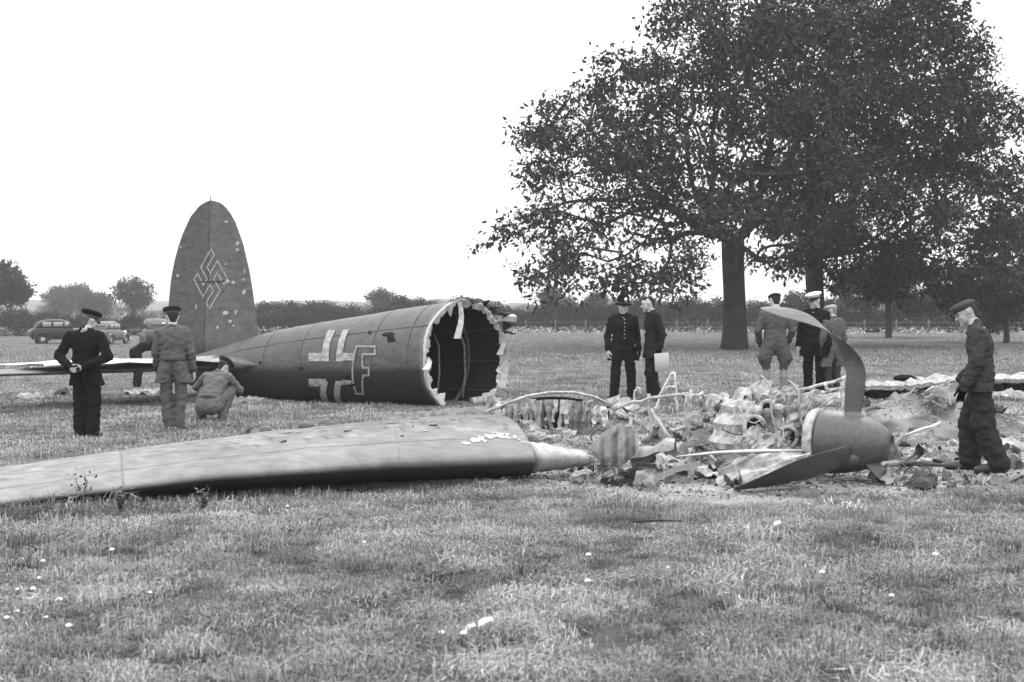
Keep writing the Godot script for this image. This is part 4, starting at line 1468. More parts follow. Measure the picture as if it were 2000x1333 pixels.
func build_engine() -> void:
	var base := on_land(3.4, -12.1)
	var o := thing("wrecked_engine", "burnt out engine nacelle with spinner and bent three bladed propeller", "aircraft engine", base)
	var c := spot(1612, 862, 12.1)
	var nose := spot(1742, 868, 11.75)
	var ax := (nose - c).normalized()
	var side := ax.cross(Vector3.UP).normalized()
	var up := side.cross(ax)
	var T3 := Transform3D(Basis(side, ax, up), c)     # lathe axis along the spinner
	var b := mb()
	var profile := [Vector2(0.29, -0.03), Vector2(0.312, -0.01)]
	for k in 15:
		var x := 0.66 * k / 14.0
		profile.append(Vector2(0.316 * pow(1.0 - pow(x / 0.70, 2.3), 0.62), x))
	profile.append_array([Vector2(0.075, 0.655), Vector2(0.065, 0.61), Vector2(0.01, 0.60)])
	b.lathe(profile, 44, T3)
	var sp := part(o, "spinner", b, M.spinner, true, true)
	b = mb()
	b.lathe([Vector2(0.25, -0.15), Vector2(0.305, -0.13), Vector2(0.322, -0.08), Vector2(0.318, -0.035), Vector2(0.25, -0.04)], 40, T3)
	part(o, "cowl_ring", b, M.burnt, true, true)
	for k in 3:   # swellings where the blades leave the spinner
		b = mb()
		var a: float = [0.12, 2.25, -2.0][k]
		var dir := (up * cos(a) + side * sin(a)).normalized()
		b.ball(c + ax * 0.30 + dir * 0.215, Vector3(0.12, 0.095, 0.12), Basis(side, dir, ax).orthonormalized() if k < 0 else Basis(), 1.0, 9)
		put(sp, "blade_boss", b.mesh(base), M.spinner)
	# propeller blades: [point, width, width direction]
	var blades := [
		[[spot(1664, 830, 11.95), 0.14, Vector3(1, 0, 0.3)], [spot(1668, 790, 11.98), 0.17, Vector3(1, 0, 0.25)], [spot(1671, 755, 12.0), 0.19, Vector3(1, 0.05, 0.2)], [spot(1672, 725, 12.02), 0.185, Vector3(0.95, 0.1, 0.3)], [spot(1660, 697, 12.05), 0.19, Vector3(0.6, 0.1, 0.75)],
			[spot(1638, 668, 12.1), 0.2, Vector3(0.22, -0.12, 0.95)], [spot(1612, 643, 12.1), 0.245, Vector3(0.05, -0.25, 0.95)], [spot(1585, 626, 12.1), 0.25, Vector3(-0.05, -0.45, 0.9)], [spot(1555, 616, 12.08), 0.245, Vector3(-0.05, -0.5, 0.87)], [spot(1525, 610, 12.05), 0.20, Vector3(-0.1, -0.5, 0.87)], [spot(1500, 606, 12.02), 0.12, Vector3(-0.1, -0.48, 0.87)], [spot(1485, 604, 12.0), 0.03, Vector3(-0.1, -0.45, 0.87)]],
		[[spot(1668, 885, 11.8), 0.17, Vector3(0.1, 0.9, 0.4)], [spot(1640, 895, 11.6), 0.24, Vector3(0.05, 0.85, 0.45)], [spot(1600, 909, 11.45), 0.28, Vector3(-0.1, 0.8, 0.5)], [spot(1555, 922, 11.35), 0.27, Vector3(-0.15, 0.75, 0.55)], [spot(1510, 936, 11.25), 0.2, Vector3(-0.25, 0.65, 0.6)], [spot(1465, 949, 11.2), 0.13, Vector3(-0.3, 0.5, 0.7)], [spot(1434, 957, 11.18), 0.04, Vector3(-0.3, 0.4, 0.8)]],
		[[spot(1690, 892, 11.85), 0.14, Vector3(0.6, 0.5, -0.6)], [spot(1710, 912, 11.75), 0.17, Vector3(0.6, 0.5, -0.65)], [spot(1730, 930, 11.7), 0.18, Vector3(0.6, 0.5, -0.65)], [spot(1748, 946, 11.65), 0.17, Vector3(0.6, 0.5, -0.65)], [spot(1762, 965, 11.6), 0.12, Vector3(0.6, 0.5, -0.65)]]]
	for bl in blades:
		b = mb()
		var fine_pts := []
		for k in bl.size() - 1:
			for s in 4:
				var t := s / 4.0
				var p0: Vector3 = bl[maxi(k - 1, 0)][0]
				var p3: Vector3 = bl[mini(k + 2, bl.size() - 1)][0]
				fine_pts.append([(bl[k][0] as Vector3).cubic_interpolate(bl[k + 1][0], p0, p3, t), lerpf(bl[k][1], bl[k + 1][1], t), (bl[k][2] as Vector3).lerp(bl[k + 1][2], t)])
		fine_pts.append(bl[-1])
		var rows := []
		for k in fine_pts.size():
			var dir: Vector3 = (fine_pts[mini(k + 1, fine_pts.size() - 1)][0] - fine_pts[maxi(k - 1, 0)][0]).normalized()
			var w: Vector3 = fine_pts[k][2]
			w = (w - dir * w.dot(dir)).normalized()
			var n := dir.cross(w)
			var thick := lerpf(0.085, 0.016, smoothstep(0.0, 0.45, k / float(fine_pts.size())))
			var row := PackedVector3Array()
			for j in 18:
				var a := TAU * j / 18
				row.append(fine_pts[k][0] + w * cos(a) * fine_pts[k][1] * 0.5 + n * sin(a) * thick * 0.5 * (1.0 - 0.35 * cos(a)))
			rows.append(row)
		b.rings(rows)
		part(o, "propeller_blade", b, M.blade, true, true)
	# burnt nacelle skin: a broken shell round the engine, open to the camera
	b = mb()
	var rows := []
	var mid := spot(1512, 868, 12.75)
	for i in 19:
		var lon := lerpf(PI * 1.12, PI * 0.60, i / 18.0)
		var row := PackedVector3Array()
		for k in 17:
			var lat := lerpf(-0.05, 1.5, k / 16.0)
			var w := 1.0 + 0.09 * lump.get_noise_2d(i * 40.0, k * 40.0) + 0.04 * sin(k * 1.9)
			row.append(mid + Vector3(cos(lon) * cos(lat) * 0.64 * w, sin(lat) * 0.66 * w, sin(lon) * cos(lat) * 0.5 * w))
		rows.append(row)
	var shell := mb()
	shell.rings(rows, false, false)
	var kept := PackedInt32Array()
	for t in range(0, shell.i.size(), 6):     # torn away towards the front
		var p := shell.v[shell.i[t]] - mid
		if p.x > -0.18 + 0.3 * lump.get_noise_2d(p.x * 130, p.y * 130) and p.z > 0.15 and p.y < 0.5: continue
		if lump.get_noise_2d(p.x * 330 + 20, p.y * 330 + p.z * 200) > 0.5: continue
		for e in 6: kept.append(shell.i[t + e])
	shell.i = kept
	b = shell
	part(o, "nacelle_skin", b, mat(0.6, 0.7, 0.1, "soot", 0.9, "bump", 1.0), false, true)
	for q in [[1490, 735, 0.64], [1545, 745, 0.60], [1592, 762, 0.5]]:   # hoops
		b = mb()
		var pr := []
		var rr := []
		for k in 13:
			var a := lerpf(0.15, PI - 0.1, k / 12.0)
			pr.append(spot(q[0], 862, 12.6) * Vector3(1, 0, 1) + Vector3(0.02 * sin(k * 2.0), 0.16 + sin(a) * (spot(q[0], q[1], 12.6).y - 0.16), cos(a) * q[2]))
			rr.append(0.012)
		b.tube(pr, rr, 6, 0.6)
		part(o, "nacelle_hoop", b, M.burnt, true, true)
	rng.seed = 70
	b = mb()   # crankcase
	b.box(spot(1545, 835, 12.5), Vector3(0.62, 0.34, 0.42), Basis.from_euler(Vector3(0.1, 0.1, -0.03)), 0.8, 0.05)
	part(o, "crankcase", b, M.burnt, true, true)
	for k in 6:
		b = mb()
		var p := spot(1478 + k * 21.0, 812 + 5 * sin(k * 2.0), 12.3)
		b.lathe([Vector2(0.01, -0.1), Vector2(0.055, -0.1), Vector2(0.06, -0.03), Vector2(0.048, -0.02), Vector2(0.062, 0.0), Vector2(0.048, 0.015), Vector2(0.06, 0.04), Vector2(0.05, 0.085), Vector2(0.02, 0.1)], 12, Transform3D(Basis.from_euler(Vector3(0.5, 0, 0.15 * rng.randfn())), p), Vector3.ONE, rng.randf_range(0.5, 1.3))
		part(o, "cylinder_head", b, M.burnt, true, true)
	for q in [[1475, 836, 12.2, 0.10], [1540, 855, 12.15, 0.09], [1500, 800, 12.3, 0.07]]:
		b = mb()
		var pr := []
		var rr := []
		for k in 25:
			var a := TAU * k / 24.0
			pr.append(spot(q[0], q[1], q[2]) + Vector3(cos(a) * q[3], sin(a) * q[3] * 1.15, 0.02 * sin(a * 2)))
			rr.append(0.022)
		b.tube(pr, rr, 6)
		part(o, "ring_flange", b, M.burnt, true, true)
		b = mb()
		b.lathe([Vector2(0.01, 0), Vector2(q[3] * 0.95, 0.0), Vector2(q[3] * 0.95, 0.03), Vector2(0.01, 0.03)], 16, Transform3D(Basis.from_euler(Vector3(PI / 2, 0, 0)), spot(q[0], q[1], q[2] + 0.05)))
		part(o, "blackened_opening", b, M.dark, true, true)
	for k in 16:   # pipes and struts among the engine
		b = mb()
		var u := rng.randf_range(1475, 1595)
		var p := spot(u, rng.randf_range(790, 880), rng.randf_range(12.1, 12.6))
		var q := p + Vector3(rng.randfn() * 0.16, rng.randfn() * 0.12, rng.randfn() * 0.1)
		b.tube([p, p.lerp(q, 0.5) + Vector3(0, rng.randfn() * 0.04, rng.randfn() * 0.05), q], [0.016, 0.018, 0.014], 6, rng.randf_range(0.3, 1.4))
		part(o, "pipe", b, M.burnt, true, true)
	for q in [[1535, 775, 12.6, 0.16, 0.11, 7], [1570, 820, 12.3, 0.13, 0.16, 8], [1510, 862, 12.1, 0.2, 0.09, 10], [1572, 800, 12.25, 0.17, 0.16, 11], [1520, 790, 12.45, 0.1, 0.1, 12], [1480, 848, 12.15, 0.12, 0.08, 13]]:
		b = mb()
		crumple(b, spot(q[0], q[1], q[2]), Vector3(q[3], 0.02, -0.03), Vector3(0.02, q[4], -0.05), 0.05, 0.04, q[5], 1.5)
		part(o, "burnt_plate", b, M.burnt, false, true)
	for k in 18:   # cables
		b = mb()
		var p := spot(rng.randf_range(1430, 1610), rng.randf_range(760, 870), rng.randf_range(12.0, 12.5))
		var q := p + Vector3(rng.randfn() * 0.2, rng.randfn() * 0.15, rng.randf_range(0, 0.15))
		var sag := []
		for e in 7: sag.append(p.lerp(q, e / 6.0) + Vector3(0, -0.08 * sin(PI * e / 6.0), 0.03 * sin(e * 2.0)))
		b.tube(sag, sag.map(func(_p): return 0.006), 4, rng.randf_range(0.1, 1.5))
		part(o, "cable", b, M.burnt, true, true)
	# lower cowling half lying open in front, with the long strut across it
	b = mb()
	crumple(b, spot(1492, 922, 11.55), Vector3(0.42, 0.06, 0.03), Vector3(0.05, 0.15, -0.10), 0.045, 0.05, 44, 0.85)
	part(o, "lower_cowling", b, M.burnt, false, true)
	b = mb()
	b.tube([spot(1322, 893, 11.9), spot(1400, 885, 11.85), spot(1480, 882, 11.8), spot(1568, 881, 11.9)], [0.012, 0.026, 0.032, 0.026], 8, 1.1, 0.6)
	part(o, "long_strut", b, M.bare, true, true)

func build_wreckage() -> void:
	var b := mb()
	# curved cowl sheets
	var rows := []
	for i in 15:
		var t := i / 14.0
		var row := PackedVector3Array()
		for k in 11:
			var s := k / 10.0
			var u := lerpf(1157, 1252, t)
			var low := chord([[890.0, 0.0], [906.0, 0.2], [920.0, 0.5], [905.0, 0.7], [890.0, 0.87], [868.0, 1.0]], t)
			var high := chord([[866.0, 0.0], [848.0, 0.2], [833.0, 0.42], [827.0, 0.6], [838.0, 0.8], [862.0, 1.0]], t)
			var p := spot(u, lerpf(low, high, s), 12.6 - 0.24 * sin(PI * t) + 0.12 * s * s)
			p.z += 0.03 * sin(t * 19.0) * (0.25 + s) + 0.02 * lump.get_noise_2d(t * 300, s * 300)
			row.append(p)
		rows.append(row)
	var back := []
	for r in rows:
		back.append(PackedVector3Array(Array(r).map(func(p): return p + Vector3(0, 0, -0.012))))
	var sheet_tones := []
	for i in 15:
		var tone := []
		for k in 11:
			tone.append(clampf((0.4 if i in [3, 6, 7, 10, 12] else 1.1) * (1.0 + 0.7 * lump.get_noise_2d(i * 60.0, k * 25.0 + 40)) * (2.2 if k > 8 and i < 9 else 1.0) * lerpf(0.8, 1.15, k / 10.0), 0.25, 2.4))
		sheet_tones.append(tone)
	b.rings(rows, false, false, 1.0, sheet_tones); b.rings(back, false, false)
	solo("cowl_sheet", b, mat(0.24, 0.5, 0.25, "streak", 1.6, "bump", 0.4), "fan shaped curved metal sheet with ridges standing beside the wing root", "metal sheet", "", on_land(1.1, -12.5))
	b = mb()
	rows = []
	for i in 13:
		var t := i / 12.0
		var row := PackedVector3Array()
		for k in 9:
			var s := k / 8.0
			var a := lerpf(-0.3, 2.6, s)
			var p := spot(lerpf(1238, 1322, t), lerpf(912, 896, t), 12.7)
			var r := lerpf(0.13, 0.21, t) * (1.0 + 0.12 * sin(i * 1.1 + k * 0.7))
			row.append(p + Vector3(-0.1 * s + 0.05 * t, r * sin(a) * 1.05, -r * cos(a) * 0.9))
		rows.append(row)
	b.rings(rows, false, false)
	solo("cowl_sheet", b, mat(0.22, 0.5, 0.25, "streak", 1.6, "bump", 0.4), "smaller rolled metal sheet with a dark hollow beside the fan shaped one", "metal sheet", "", on_land(1.5, -12.6))
	# torn wing root with its arched spar and hanging skins
	var base := on_land(0.6, -16.3)
	var o := thing("torn_wing_root", "arched spar with ragged hanging skins and burnt holes behind the wing", "aircraft wreck", base)
	b = mb()
	var arch := [[948, 806, 16.2], [985, 790, 16.3], [1030, 774, 16.4], [1075, 767, 16.5], [1120, 767, 16.5], [1160, 775, 16.5], [1192, 790, 16.5]]
	var pts := arch.map(func(q): return spot(q[0], q[1], q[2]))
	b.tube(pts, [0.024, 0.026, 0.028, 0.028, 0.028, 0.026, 0.02], 8, 0.9, 0.7)
	part(o, "arched_spar", b, M.burnt, true, true)
	b = mb()
	rows = []
	for i in 13:
		var u := lerpf(950, 1190, i / 12.0)
		var row := PackedVector3Array()
		for k in 7:
			row.append(spot(u, lerpf(775 + 28 * pow((i - 6.5) / 6.5, 2), 862, k / 6.0), 16.8 + 0.1 * sin(i * 2.0)))
		rows.append(row)
	b.rings(rows, false, false)
	part(o, "sooty_web", b, M.inside, true, true)
	rng.seed = 88
	for k in 34:
		var u := 956.0 + k * 7.0 + rng.randf_range(-3, 3)
		var top := 781.0 + 26.0 * pow((u - 1085) / 125.0, 2)
		var low := rng.randf_range(825, 885)
		b = mb()
		rows = []
		var w := rng.randf_range(4, 9)
		var dz := rng.randf_range(-0.2, 0.12)
		var slant := rng.randf_range(-14, 14)
		for i in 7:
			var t := i / 6.0
			var v := lerpf(top, low, t)
			var ww := w * (1.1 - 0.6 * t) * rng.randf_range(0.35, 1.25)
			var uu := u + rng.randfn() * 1.6 + slant * t
			var d := 16.4 + dz - 0.25 * t * rng.randf_range(0.6, 1.2)
			rows.append(PackedVector3Array([spot(uu - ww, v, d), spot(uu, v, d - 0.03), spot(uu + ww, v, d + 0.02), spot(uu + ww, v, d + 0.03), spot(uu - ww, v, d + 0.01)]))
		b.rings(rows, true, true, rng.randf_range(0.25, 1.25))
		part(o, "torn_skin_strip", b, M.burnt, false, true)
	for q in [[975, 838, 16.2, 0.24, 0.12, 21], [1020, 842, 15.9, 0.2, 0.1, 22], [1150, 800, 16.5, 0.16, 0.1, 23], [1005, 795, 16.6, 0.25, 0.08, 24], [1085, 856, 15.6, 0.24, 0.1, 25], [960, 800, 16.5, 0.12, 0.16, 26]]:
		b = mb()
		crumple(b, spot(q[0], q[1], q[2]), Vector3(q[3], 0.03, 0.05), Vector3(0.02, q[4], -q[4] * 0.7), 0.06, 0.05, q[5], 0.9)
		part(o, "crumpled_sheet", b, M.burnt, false, true)
	b = mb()   # ragged trailing edge lip running left from the root
	rows = []
	for i in 24:
		var t := i / 23.0
		var c := spot(lerpf(745, 955, t), lerpf(824, 803, t) - 4.0 * absf(sin(i * 1.3)), lerpf(16.0, 16.4, t))
		var h := 0.05 + 0.05 * absf(lump.get_noise_2d(i * 120.0, 3.0))
		rows.append(PackedVector3Array([c + Vector3(0, -0.12, 0.15), c + Vector3(0, 0, 0.04), c + Vector3(0, h, -0.03), c + Vector3(0.02, h - 0.02, -0.12), c + Vector3(0, -0.1, -0.25)]))
	b.rings(rows, true, true, 0.4)
	part(o, "ragged_edge", b, M.burnt, false, true)
	b = mb()
	rows = []
	for i in 14:
		var t := i / 13.0
		var c := spot(lerpf(800, 955, t), lerpf(830, 818, t) + 2.0 * sin(i * 2.1), lerpf(15.8, 16.0, t))
		rows.append(PackedVector3Array([c + Vector3(0, -0.05, 0.1), c + Vector3(0, 0.02 + 0.03 * absf(sin(i * 1.1)), 0.02), c + Vector3(0, 0.03, -0.14), c + Vector3(0, -0.08, -0.1)]))
	b.rings(rows, true, true)
	part(o, "burnt_gap", b, M.dark, false, true)
	# bent tubes and frames behind the cowl sheets
	var frames := [
		["upright burnt tube frame left of the newspaper's foot among the wreckage", [[[1270, 862, 15.2], [1268, 770, 15.2]], [[1200, 800, 15.4], [1268, 778, 15.2], [1345, 770, 15.0]], [[1272, 800, 15.2], [1310, 858, 15.0]], [[1232, 808, 15.1], [1232, 838, 15.1]]]],
		["bent square frame with a broken corner right of the tube frame", [[[1336, 860, 14.6], [1342, 772, 14.6]], [[1346, 850, 14.5], [1350, 762, 14.5]], [[1342, 775, 14.6], [1372, 768, 14.7], [1380, 800, 14.8]], [[1310, 840, 14.7], [1348, 836, 14.5]]]],
		["pale angular bracket standing up in front of the civilian's legs", [[[1284, 806, 18.5], [1288, 775, 18.5], [1312, 730, 18.5], [1318, 728, 18.5], [1322, 772, 18.5], [1324, 806, 18.5]], [[1296, 760, 18.5], [1320, 752, 18.5]]]],
		["small pale looped fitting at the policeman's feet", [[[1235, 804, 19.0], [1240, 764, 19.0], [1248, 758, 19.0], [1252, 770, 19.0]]]],
		["curved rib hoop behind the bent blade, above the far wing", [[[1545, 768, 15.5], [1590, 755, 15.5], [1640, 742, 15.6], [1660, 735, 15.7]], [[1560, 775, 15.5], [1600, 768, 15.5], [1650, 755, 15.6]], [[1612, 752, 15.5], [1620, 768, 15.5]], [[1640, 744, 15.6], [1645, 757, 15.6]], [[1548, 767, 15.5], [1551, 850, 15.5]], [[1648, 740, 15.6], [1640, 846, 15.6]]]],
		["tangled tubes before the far wing near the man in overalls", [[[1780, 800, 17.0], [1815, 762, 17.0], [1856, 750, 17.0]], [[1815, 810, 17.0], [1834, 754, 17.0]], [[1838, 815, 17.0], [1851, 762, 17.0]], [[1796, 786, 16.9], [1856, 778, 17.0]]]],
		["thin pale rod slanting over the ash heap behind the spinner", [[[1770, 852, 14.2], [1838, 826, 14.4]]]],
		["dark flat rail lying on the ash right of the spinner", [[[1760, 908, 12.6], [1880, 912, 12.5]], [[1762, 905, 12.7], [1800, 910, 12.6]]]]]
	for f in frames:
		b = mb()
		var centre := Vector3.ZERO
		for l in f[1]:
			var p: Array = l.map(func(q): return spot(q[0], q[1], q[2]))
			var rr: Array = p.map(func(q): return 0.026 if f[1].size() > 1 else 0.02)
			var bent := []
			for k in p.size() - 1:
				for e in 4: bent.append((p[k] as Vector3).lerp(p[k + 1], e / 4.0) + (Vector3(rng.randfn(), rng.randfn(), rng.randfn()) * 0.012 if e else Vector3.ZERO))
			bent.append(p[-1])
			rr = bent.map(func(q): return (0.022 if f[1].size() > 1 else 0.018))
			p = bent
			b.tube(p, rr, 6, 0.15 if f[0].begins_with("dark") else 1.0)
			centre = p[0]
		solo("bent_frame", b, M.bare if f[0].contains("pale") else M.burnt, f[0], "metal frame", "bent frames in the wreck", centre)
	# far wing on the right
	base = on_land(7.0, -21.5)
	o = thing("far_wing", "long low wing with a dark torn underside behind the man in overalls", "aircraft wreck", base)
	b = mb()
	rows = []
	for i in 61:
		var t := i / 60.0
		var u := lerpf(1690, 2080, t)
		var c := spot(u, lerpf(752, 731, t) + 3.0 * sin(t * 9.0) + 5.0 * lump.get_noise_2d(i * 45.0, 4.0), lerpf(20.4, 22.4, t))
		var j := 0.14 * lump.get_noise_2d(i * 40.0, 9.0)
		rows.append(PackedVector3Array([c + Vector3(0, -0.02, 0.02), c + Vector3(0, 0.02 + j * 0.3, -0.1), c + Vector3(0, 0.01 + j, -0.6), c + Vector3(0, -0.15, -1.6), c + Vector3(0, -0.2, -0.6), c + Vector3(0, -0.09, 0.0)]))
	b.rings(rows, true, true, 0.75)
	part(o, "upper_skin", b, M.burnt, false, true)
	b = mb()
	rows = []
	for i in 31:
		var t := i / 30.0
		var u := lerpf(1700, 2080, t)
		var d := lerpf(20.5, 22.5, t)
		var top := spot(u, lerpf(757, 738, t), d)
		var low := spot(u, lerpf(778, 768, t) + 9.0 * lump.get_noise_2d(i * 140.0, 77.0), d + 0.15)
		rows.append(PackedVector3Array([top, top.lerp(low, 0.5) + Vector3(0, 0, 0.04 * sin(i * 2.0)), low, low + Vector3(0, 0, -0.3), top + Vector3(0, -0.05, -0.3)]))
	b.rings(rows, true, true)
	part(o, "torn_underside", b, M.dark, false, true)
	b = mb()
	b.ball(spot(1768, 740, 21.5), Vector3(0.2, 0.07, 0.2), Basis(), 0.5)
	part(o, "access_hump", b, M.inside, true, true)
	# ash heaps
	for q in HEAPS:
		b = mb()
		var c := on_land((q[0] - 1000) / LENS * q[2], -q[2])
		rows = []
		for i in 22:
			var r := 1.0 - i / 21.0
			var row := PackedVector3Array()
			for k in 52:
				var a := TAU * k / 52
				var p := Vector3(cos(a) * q[3] * r, 0, sin(a) * q[5] * r)
				var w := 1.0 + 0.35 * lump.get_noise_2d((c.x + p.x) * 70, (c.z + p.z) * 70)
				p = Vector3(p.x * w, q[4] * pow(1.0 - r * r, 1.3) * (0.85 + 0.4 * lump.get_noise_2d((c.x + p.x) * 130, p.z * 130)) + 0.09 * lump.get_noise_2d((c.x + p.x) * 600, p.z * 600) * (1.0 - r * 0.5) - 0.04, p.z * w)
				row.append(c + p)
			rows.append(row)
		var tones := []
		for r in rows:
			tones.append(Array(r).map(func(p): return clampf(0.2 + 0.4 * lump.get_noise_2d(p.x * 160, p.z * 160), 0.05, 0.5)))
		b.rings(rows, true, true, 1.0, tones)
		solo("ash_heap", b, mat(1.0, 1.0, 0.0, "speck", 2.0, "finebump", 2.0), q[6], "ash heap", "heaps of ash in the wreck", c)
	scraps()

func scraps() -> void:
	rng.seed = 4242
	var b := mb()
	# larger torn sheets, each its own
	var big := [
		[1700, 905, 0.22, 0.6, "pale torn sheet on the ash just right of the spinner nose"], [1790, 870, 0.3, 0.35, "curled sheet beside the large ash heap"], [1850, 905, 0.26, 0.3, "flat pale sheet before the feet of the man in overalls"], [1905, 850, 0.25, 0.4, "crumpled sheet behind the legs of the man in overalls"],
		[1965, 880, 0.3, 0.3, "bright sheet at the right edge behind the man in overalls"], [1975, 780, 0.4, 0.4, "pale heap of sheet metal at the right edge near the far wing"], [1345, 905, 0.22, 0.3, "small curled sheet under the end of the long strut"], [1300, 940, 0.26, 0.25, "pale flat sheet in front of the rolled sheet"],
		[1380, 930, 0.2, 0.3, "dented plate left of the lower cowling"], [1230, 800, 0.3, 0.5, "torn sheet under the policeman's feet"], [1385, 790, 0.3, 0.5, "bright torn sheet left of the nacelle skin"], [1420, 905, 0.2, 0.3, "bent plate beneath the long strut"],
		[1640, 790, 0.35, 0.5, "pale sheet behind the root of the upright blade"], [1740, 820, 0.3, 0.4, "sooty sheet on the ash left of the large heap"], [290, 775, 0.45, 0.12, "pale torn sheets under the tailplane beside the grey uniformed man"], [60, 782, 0.26, 0.6, "white crumpled scrap in the grass at the left edge"], [480, 790, 0.4, 0.08, "pale strip lying under the fuselage beside the crouching man"], [112, 778, 0.2, 0.2, "small dark scrap left of the naval officer"]]
	for q in big:
		b = mb()
		var c := ground_spot(q[0], q[1]) + Vector3(0, 0.06, 0)
		var t := Basis.from_euler(Vector3(rng.randf_range(-0.2, 0.5) * q[3] * 2, rng.randf_range(-0.7, 0.7), rng.randfn() * 0.2))
		crumple(b, c, t * Vector3(q[2], 0, 0), t * Vector3(0, 0.03, -q[2] * 0.7), q[2] * 0.28, q[3] * 0.15, rng.randi() % 500, 0.06 if q[4].contains("dark") else rng.randf_range(0.2, 0.5))
		solo("torn_sheet", b, M.scrap, q[4], "metal sheet", "torn sheets round the wreck", c, false)
	# countable scraps that nothing tells apart
	var kinds := []
	for k in 5:
		b = mb()
		crumple(b, Vector3.ZERO, Vector3(1, 0, 0.1), Vector3(0.1, 0.1, -0.4 - 0.09 * k), 0.5, -0.2 + 0.2 * k, 700 + k * 13)
		kinds.append(b.mesh(Vector3.ZERO, false))
	for k in 2:     # bent strips
		b = mb()
		crumple(b, Vector3.ZERO, Vector3(1.3, 0, 0.1), Vector3(0.05, 0.05, -0.16), 0.12, 0.3 - 0.5 * k, 750 + k * 13)
		kinds.append(b.mesh(Vector3.ZERO, false))
	for k in 3:     # fused lumps
		b = mb()
		b.ball(Vector3.ZERO, Vector3(0.8, 0.5, 0.6), Basis(), 1.0, 7)
		for e in b.v.size():
			var p := b.v[e]
			b.v[e] = p * (1.0 + 0.9 * lump.get_noise_3d(p.x * 110 + k * 50, p.y * 110, p.z * 110))
		kinds.append(b.mesh(Vector3.ZERO, false))
	b = mb()        # angle profile
	b.rings([PackedVector3Array([Vector3(-1.2, 0, 0), Vector3(-1.2, 0.2, 0), Vector3(-1.2, 0.2, 0.03), Vector3(-1.2, 0.03, 0.03), Vector3(-1.2, 0.03, 0.2), Vector3(-1.2, 0, 0.2)]), PackedVector3Array([Vector3(0.2, 0.1, 0), Vector3(0.2, 0.3, 0), Vector3(0.2, 0.3, 0.03), Vector3(0.2, 0.13, 0.03), Vector3(0.2, 0.13, 0.2), Vector3(0.2, 0.1, 0.2)]), PackedVector3Array([Vector3(1.2, 0, 0.2), Vector3(1.2, 0.2, 0.2), Vector3(1.2, 0.2, 0.23), Vector3(1.2, 0.03, 0.23), Vector3(1.2, 0.03, 0.4), Vector3(1.2, 0, 0.4)])])
	kinds.append(b.mesh(Vector3.ZERO, false))
	b = mb()
	b.tube([Vector3(-1, 0, 0), Vector3(0.1, 0.22, 0.1), Vector3(0.6, 0.1, 0.3), Vector3(1.2, 0.3, 0.25)], [0.05, 0.055, 0.05, 0.045], 6)
	kinds.append(b.mesh())
	b = mb()
	var bow := []
	for k in 12: bow.append(Vector3(cos(k * 0.27) * 0.9, sin(k * 0.27) * 0.8, 0.1 * sin(k * 1.4)))
	b.tube(bow, bow.map(func(_p): return 0.05), 5)
	kinds.append(b.mesh())
	var mats := [mat(0.3, 0.75, 0.15, "streak", 1.5), mat(0.24, 0.8, 0.1, "soot", 1.5), mat(0.05, 0.9, 0.0, "mottle", 1.5), mat(0.5, 0.7, 0.1, "soot", 1.5)]
	var made := 0
	while made < 200:
		var u := rng.randf_range(1130, 2000)
		var v := rng.randf_range(785, 960)
		var p := ground_spot(u, v)
		if ash(p.x, p.z) < 0.45 or p.distance_to(Vector3(4.75, 0, -12.4)) < 0.5: continue
		var o := MeshInstance3D.new()
		var w := rng.randi() % kinds.size()
		o.mesh = kinds[w]; o.material_override = mats[rng.randi() % 4]
		o.name = numbered("scrap_piece"); add_child(o)
		var s := rng.randf_range(0.06, 0.2) * (1.4 if w > 9 else 1.0)
		o.position = p + Vector3(0, 0.03 + pile(p.x, p.z), 0)
		o.basis = Basis.from_euler(Vector3(rng.randfn() * 0.5, rng.randf() * TAU, rng.randfn() * 0.5)).scaled(Vector3.ONE * s)
		tag(o, "small scrap of torn metal lying on the burnt ground round the engine", "metal scrap", "scraps of metal strewn round the engine")
		made += 1
	# finer fragments nobody could count
	var xf := []
	var tn := PackedFloat32Array()
	while xf.size() < 26000:
		var d := rng.randf_range(10.8, 21.5)
		var x := rng.randf_range(-0.2, 9.5)
		if rng.randf() > ash(x, -d): continue
		xf.append(Transform3D(Basis.from_euler(Vector3(rng.randfn(), rng.randf() * TAU, rng.randfn())).scaled(Vector3(rng.randf_range(0.6, 1.8), 1.0, rng.randf_range(0.3, 1.0)) * rng.randf_range(0.005, 0.016)), on_land(x, -d) + Vector3(0, 0.012 + pile(x, -d), 0)))
		tn.append(rng.randf_range(0.06, 0.42) * rng.randf_range(0.5, 1.0))
	b = mb()
	b.ball(Vector3.ZERO, Vector3(1.0, 0.6, 0.8), Basis(), 1.0, 4)
	for e in b.v.size():
		var p := b.v[e]
		b.v[e] = p * (1.0 + 1.1 * lump.get_noise_3d(p.x * 90, p.y * 90 + 30, p.z * 90))
	var f := scatter(self, "wreck_fragments", b.mesh(Vector3.ZERO, false), mat(1.0, 0.9), xf, tn)
	tag(f, "fine ash and metal fragments strewn over the burnt ground", "fragments")

func build_cars() -> void:
	car("dark saloon car parked by the hedge left of the naval officer", ground_spot(120, 674), 118.0, 0.92, 0.02)
	car("pale car mostly hidden behind the naval officer's shoulder", ground_spot(212, 675), 175.0, 0.85, 0.09)
	car("dark grey car half hidden behind the grey uniformed man", ground_spot(305, 681), 200.0, 0.95, 0.05)

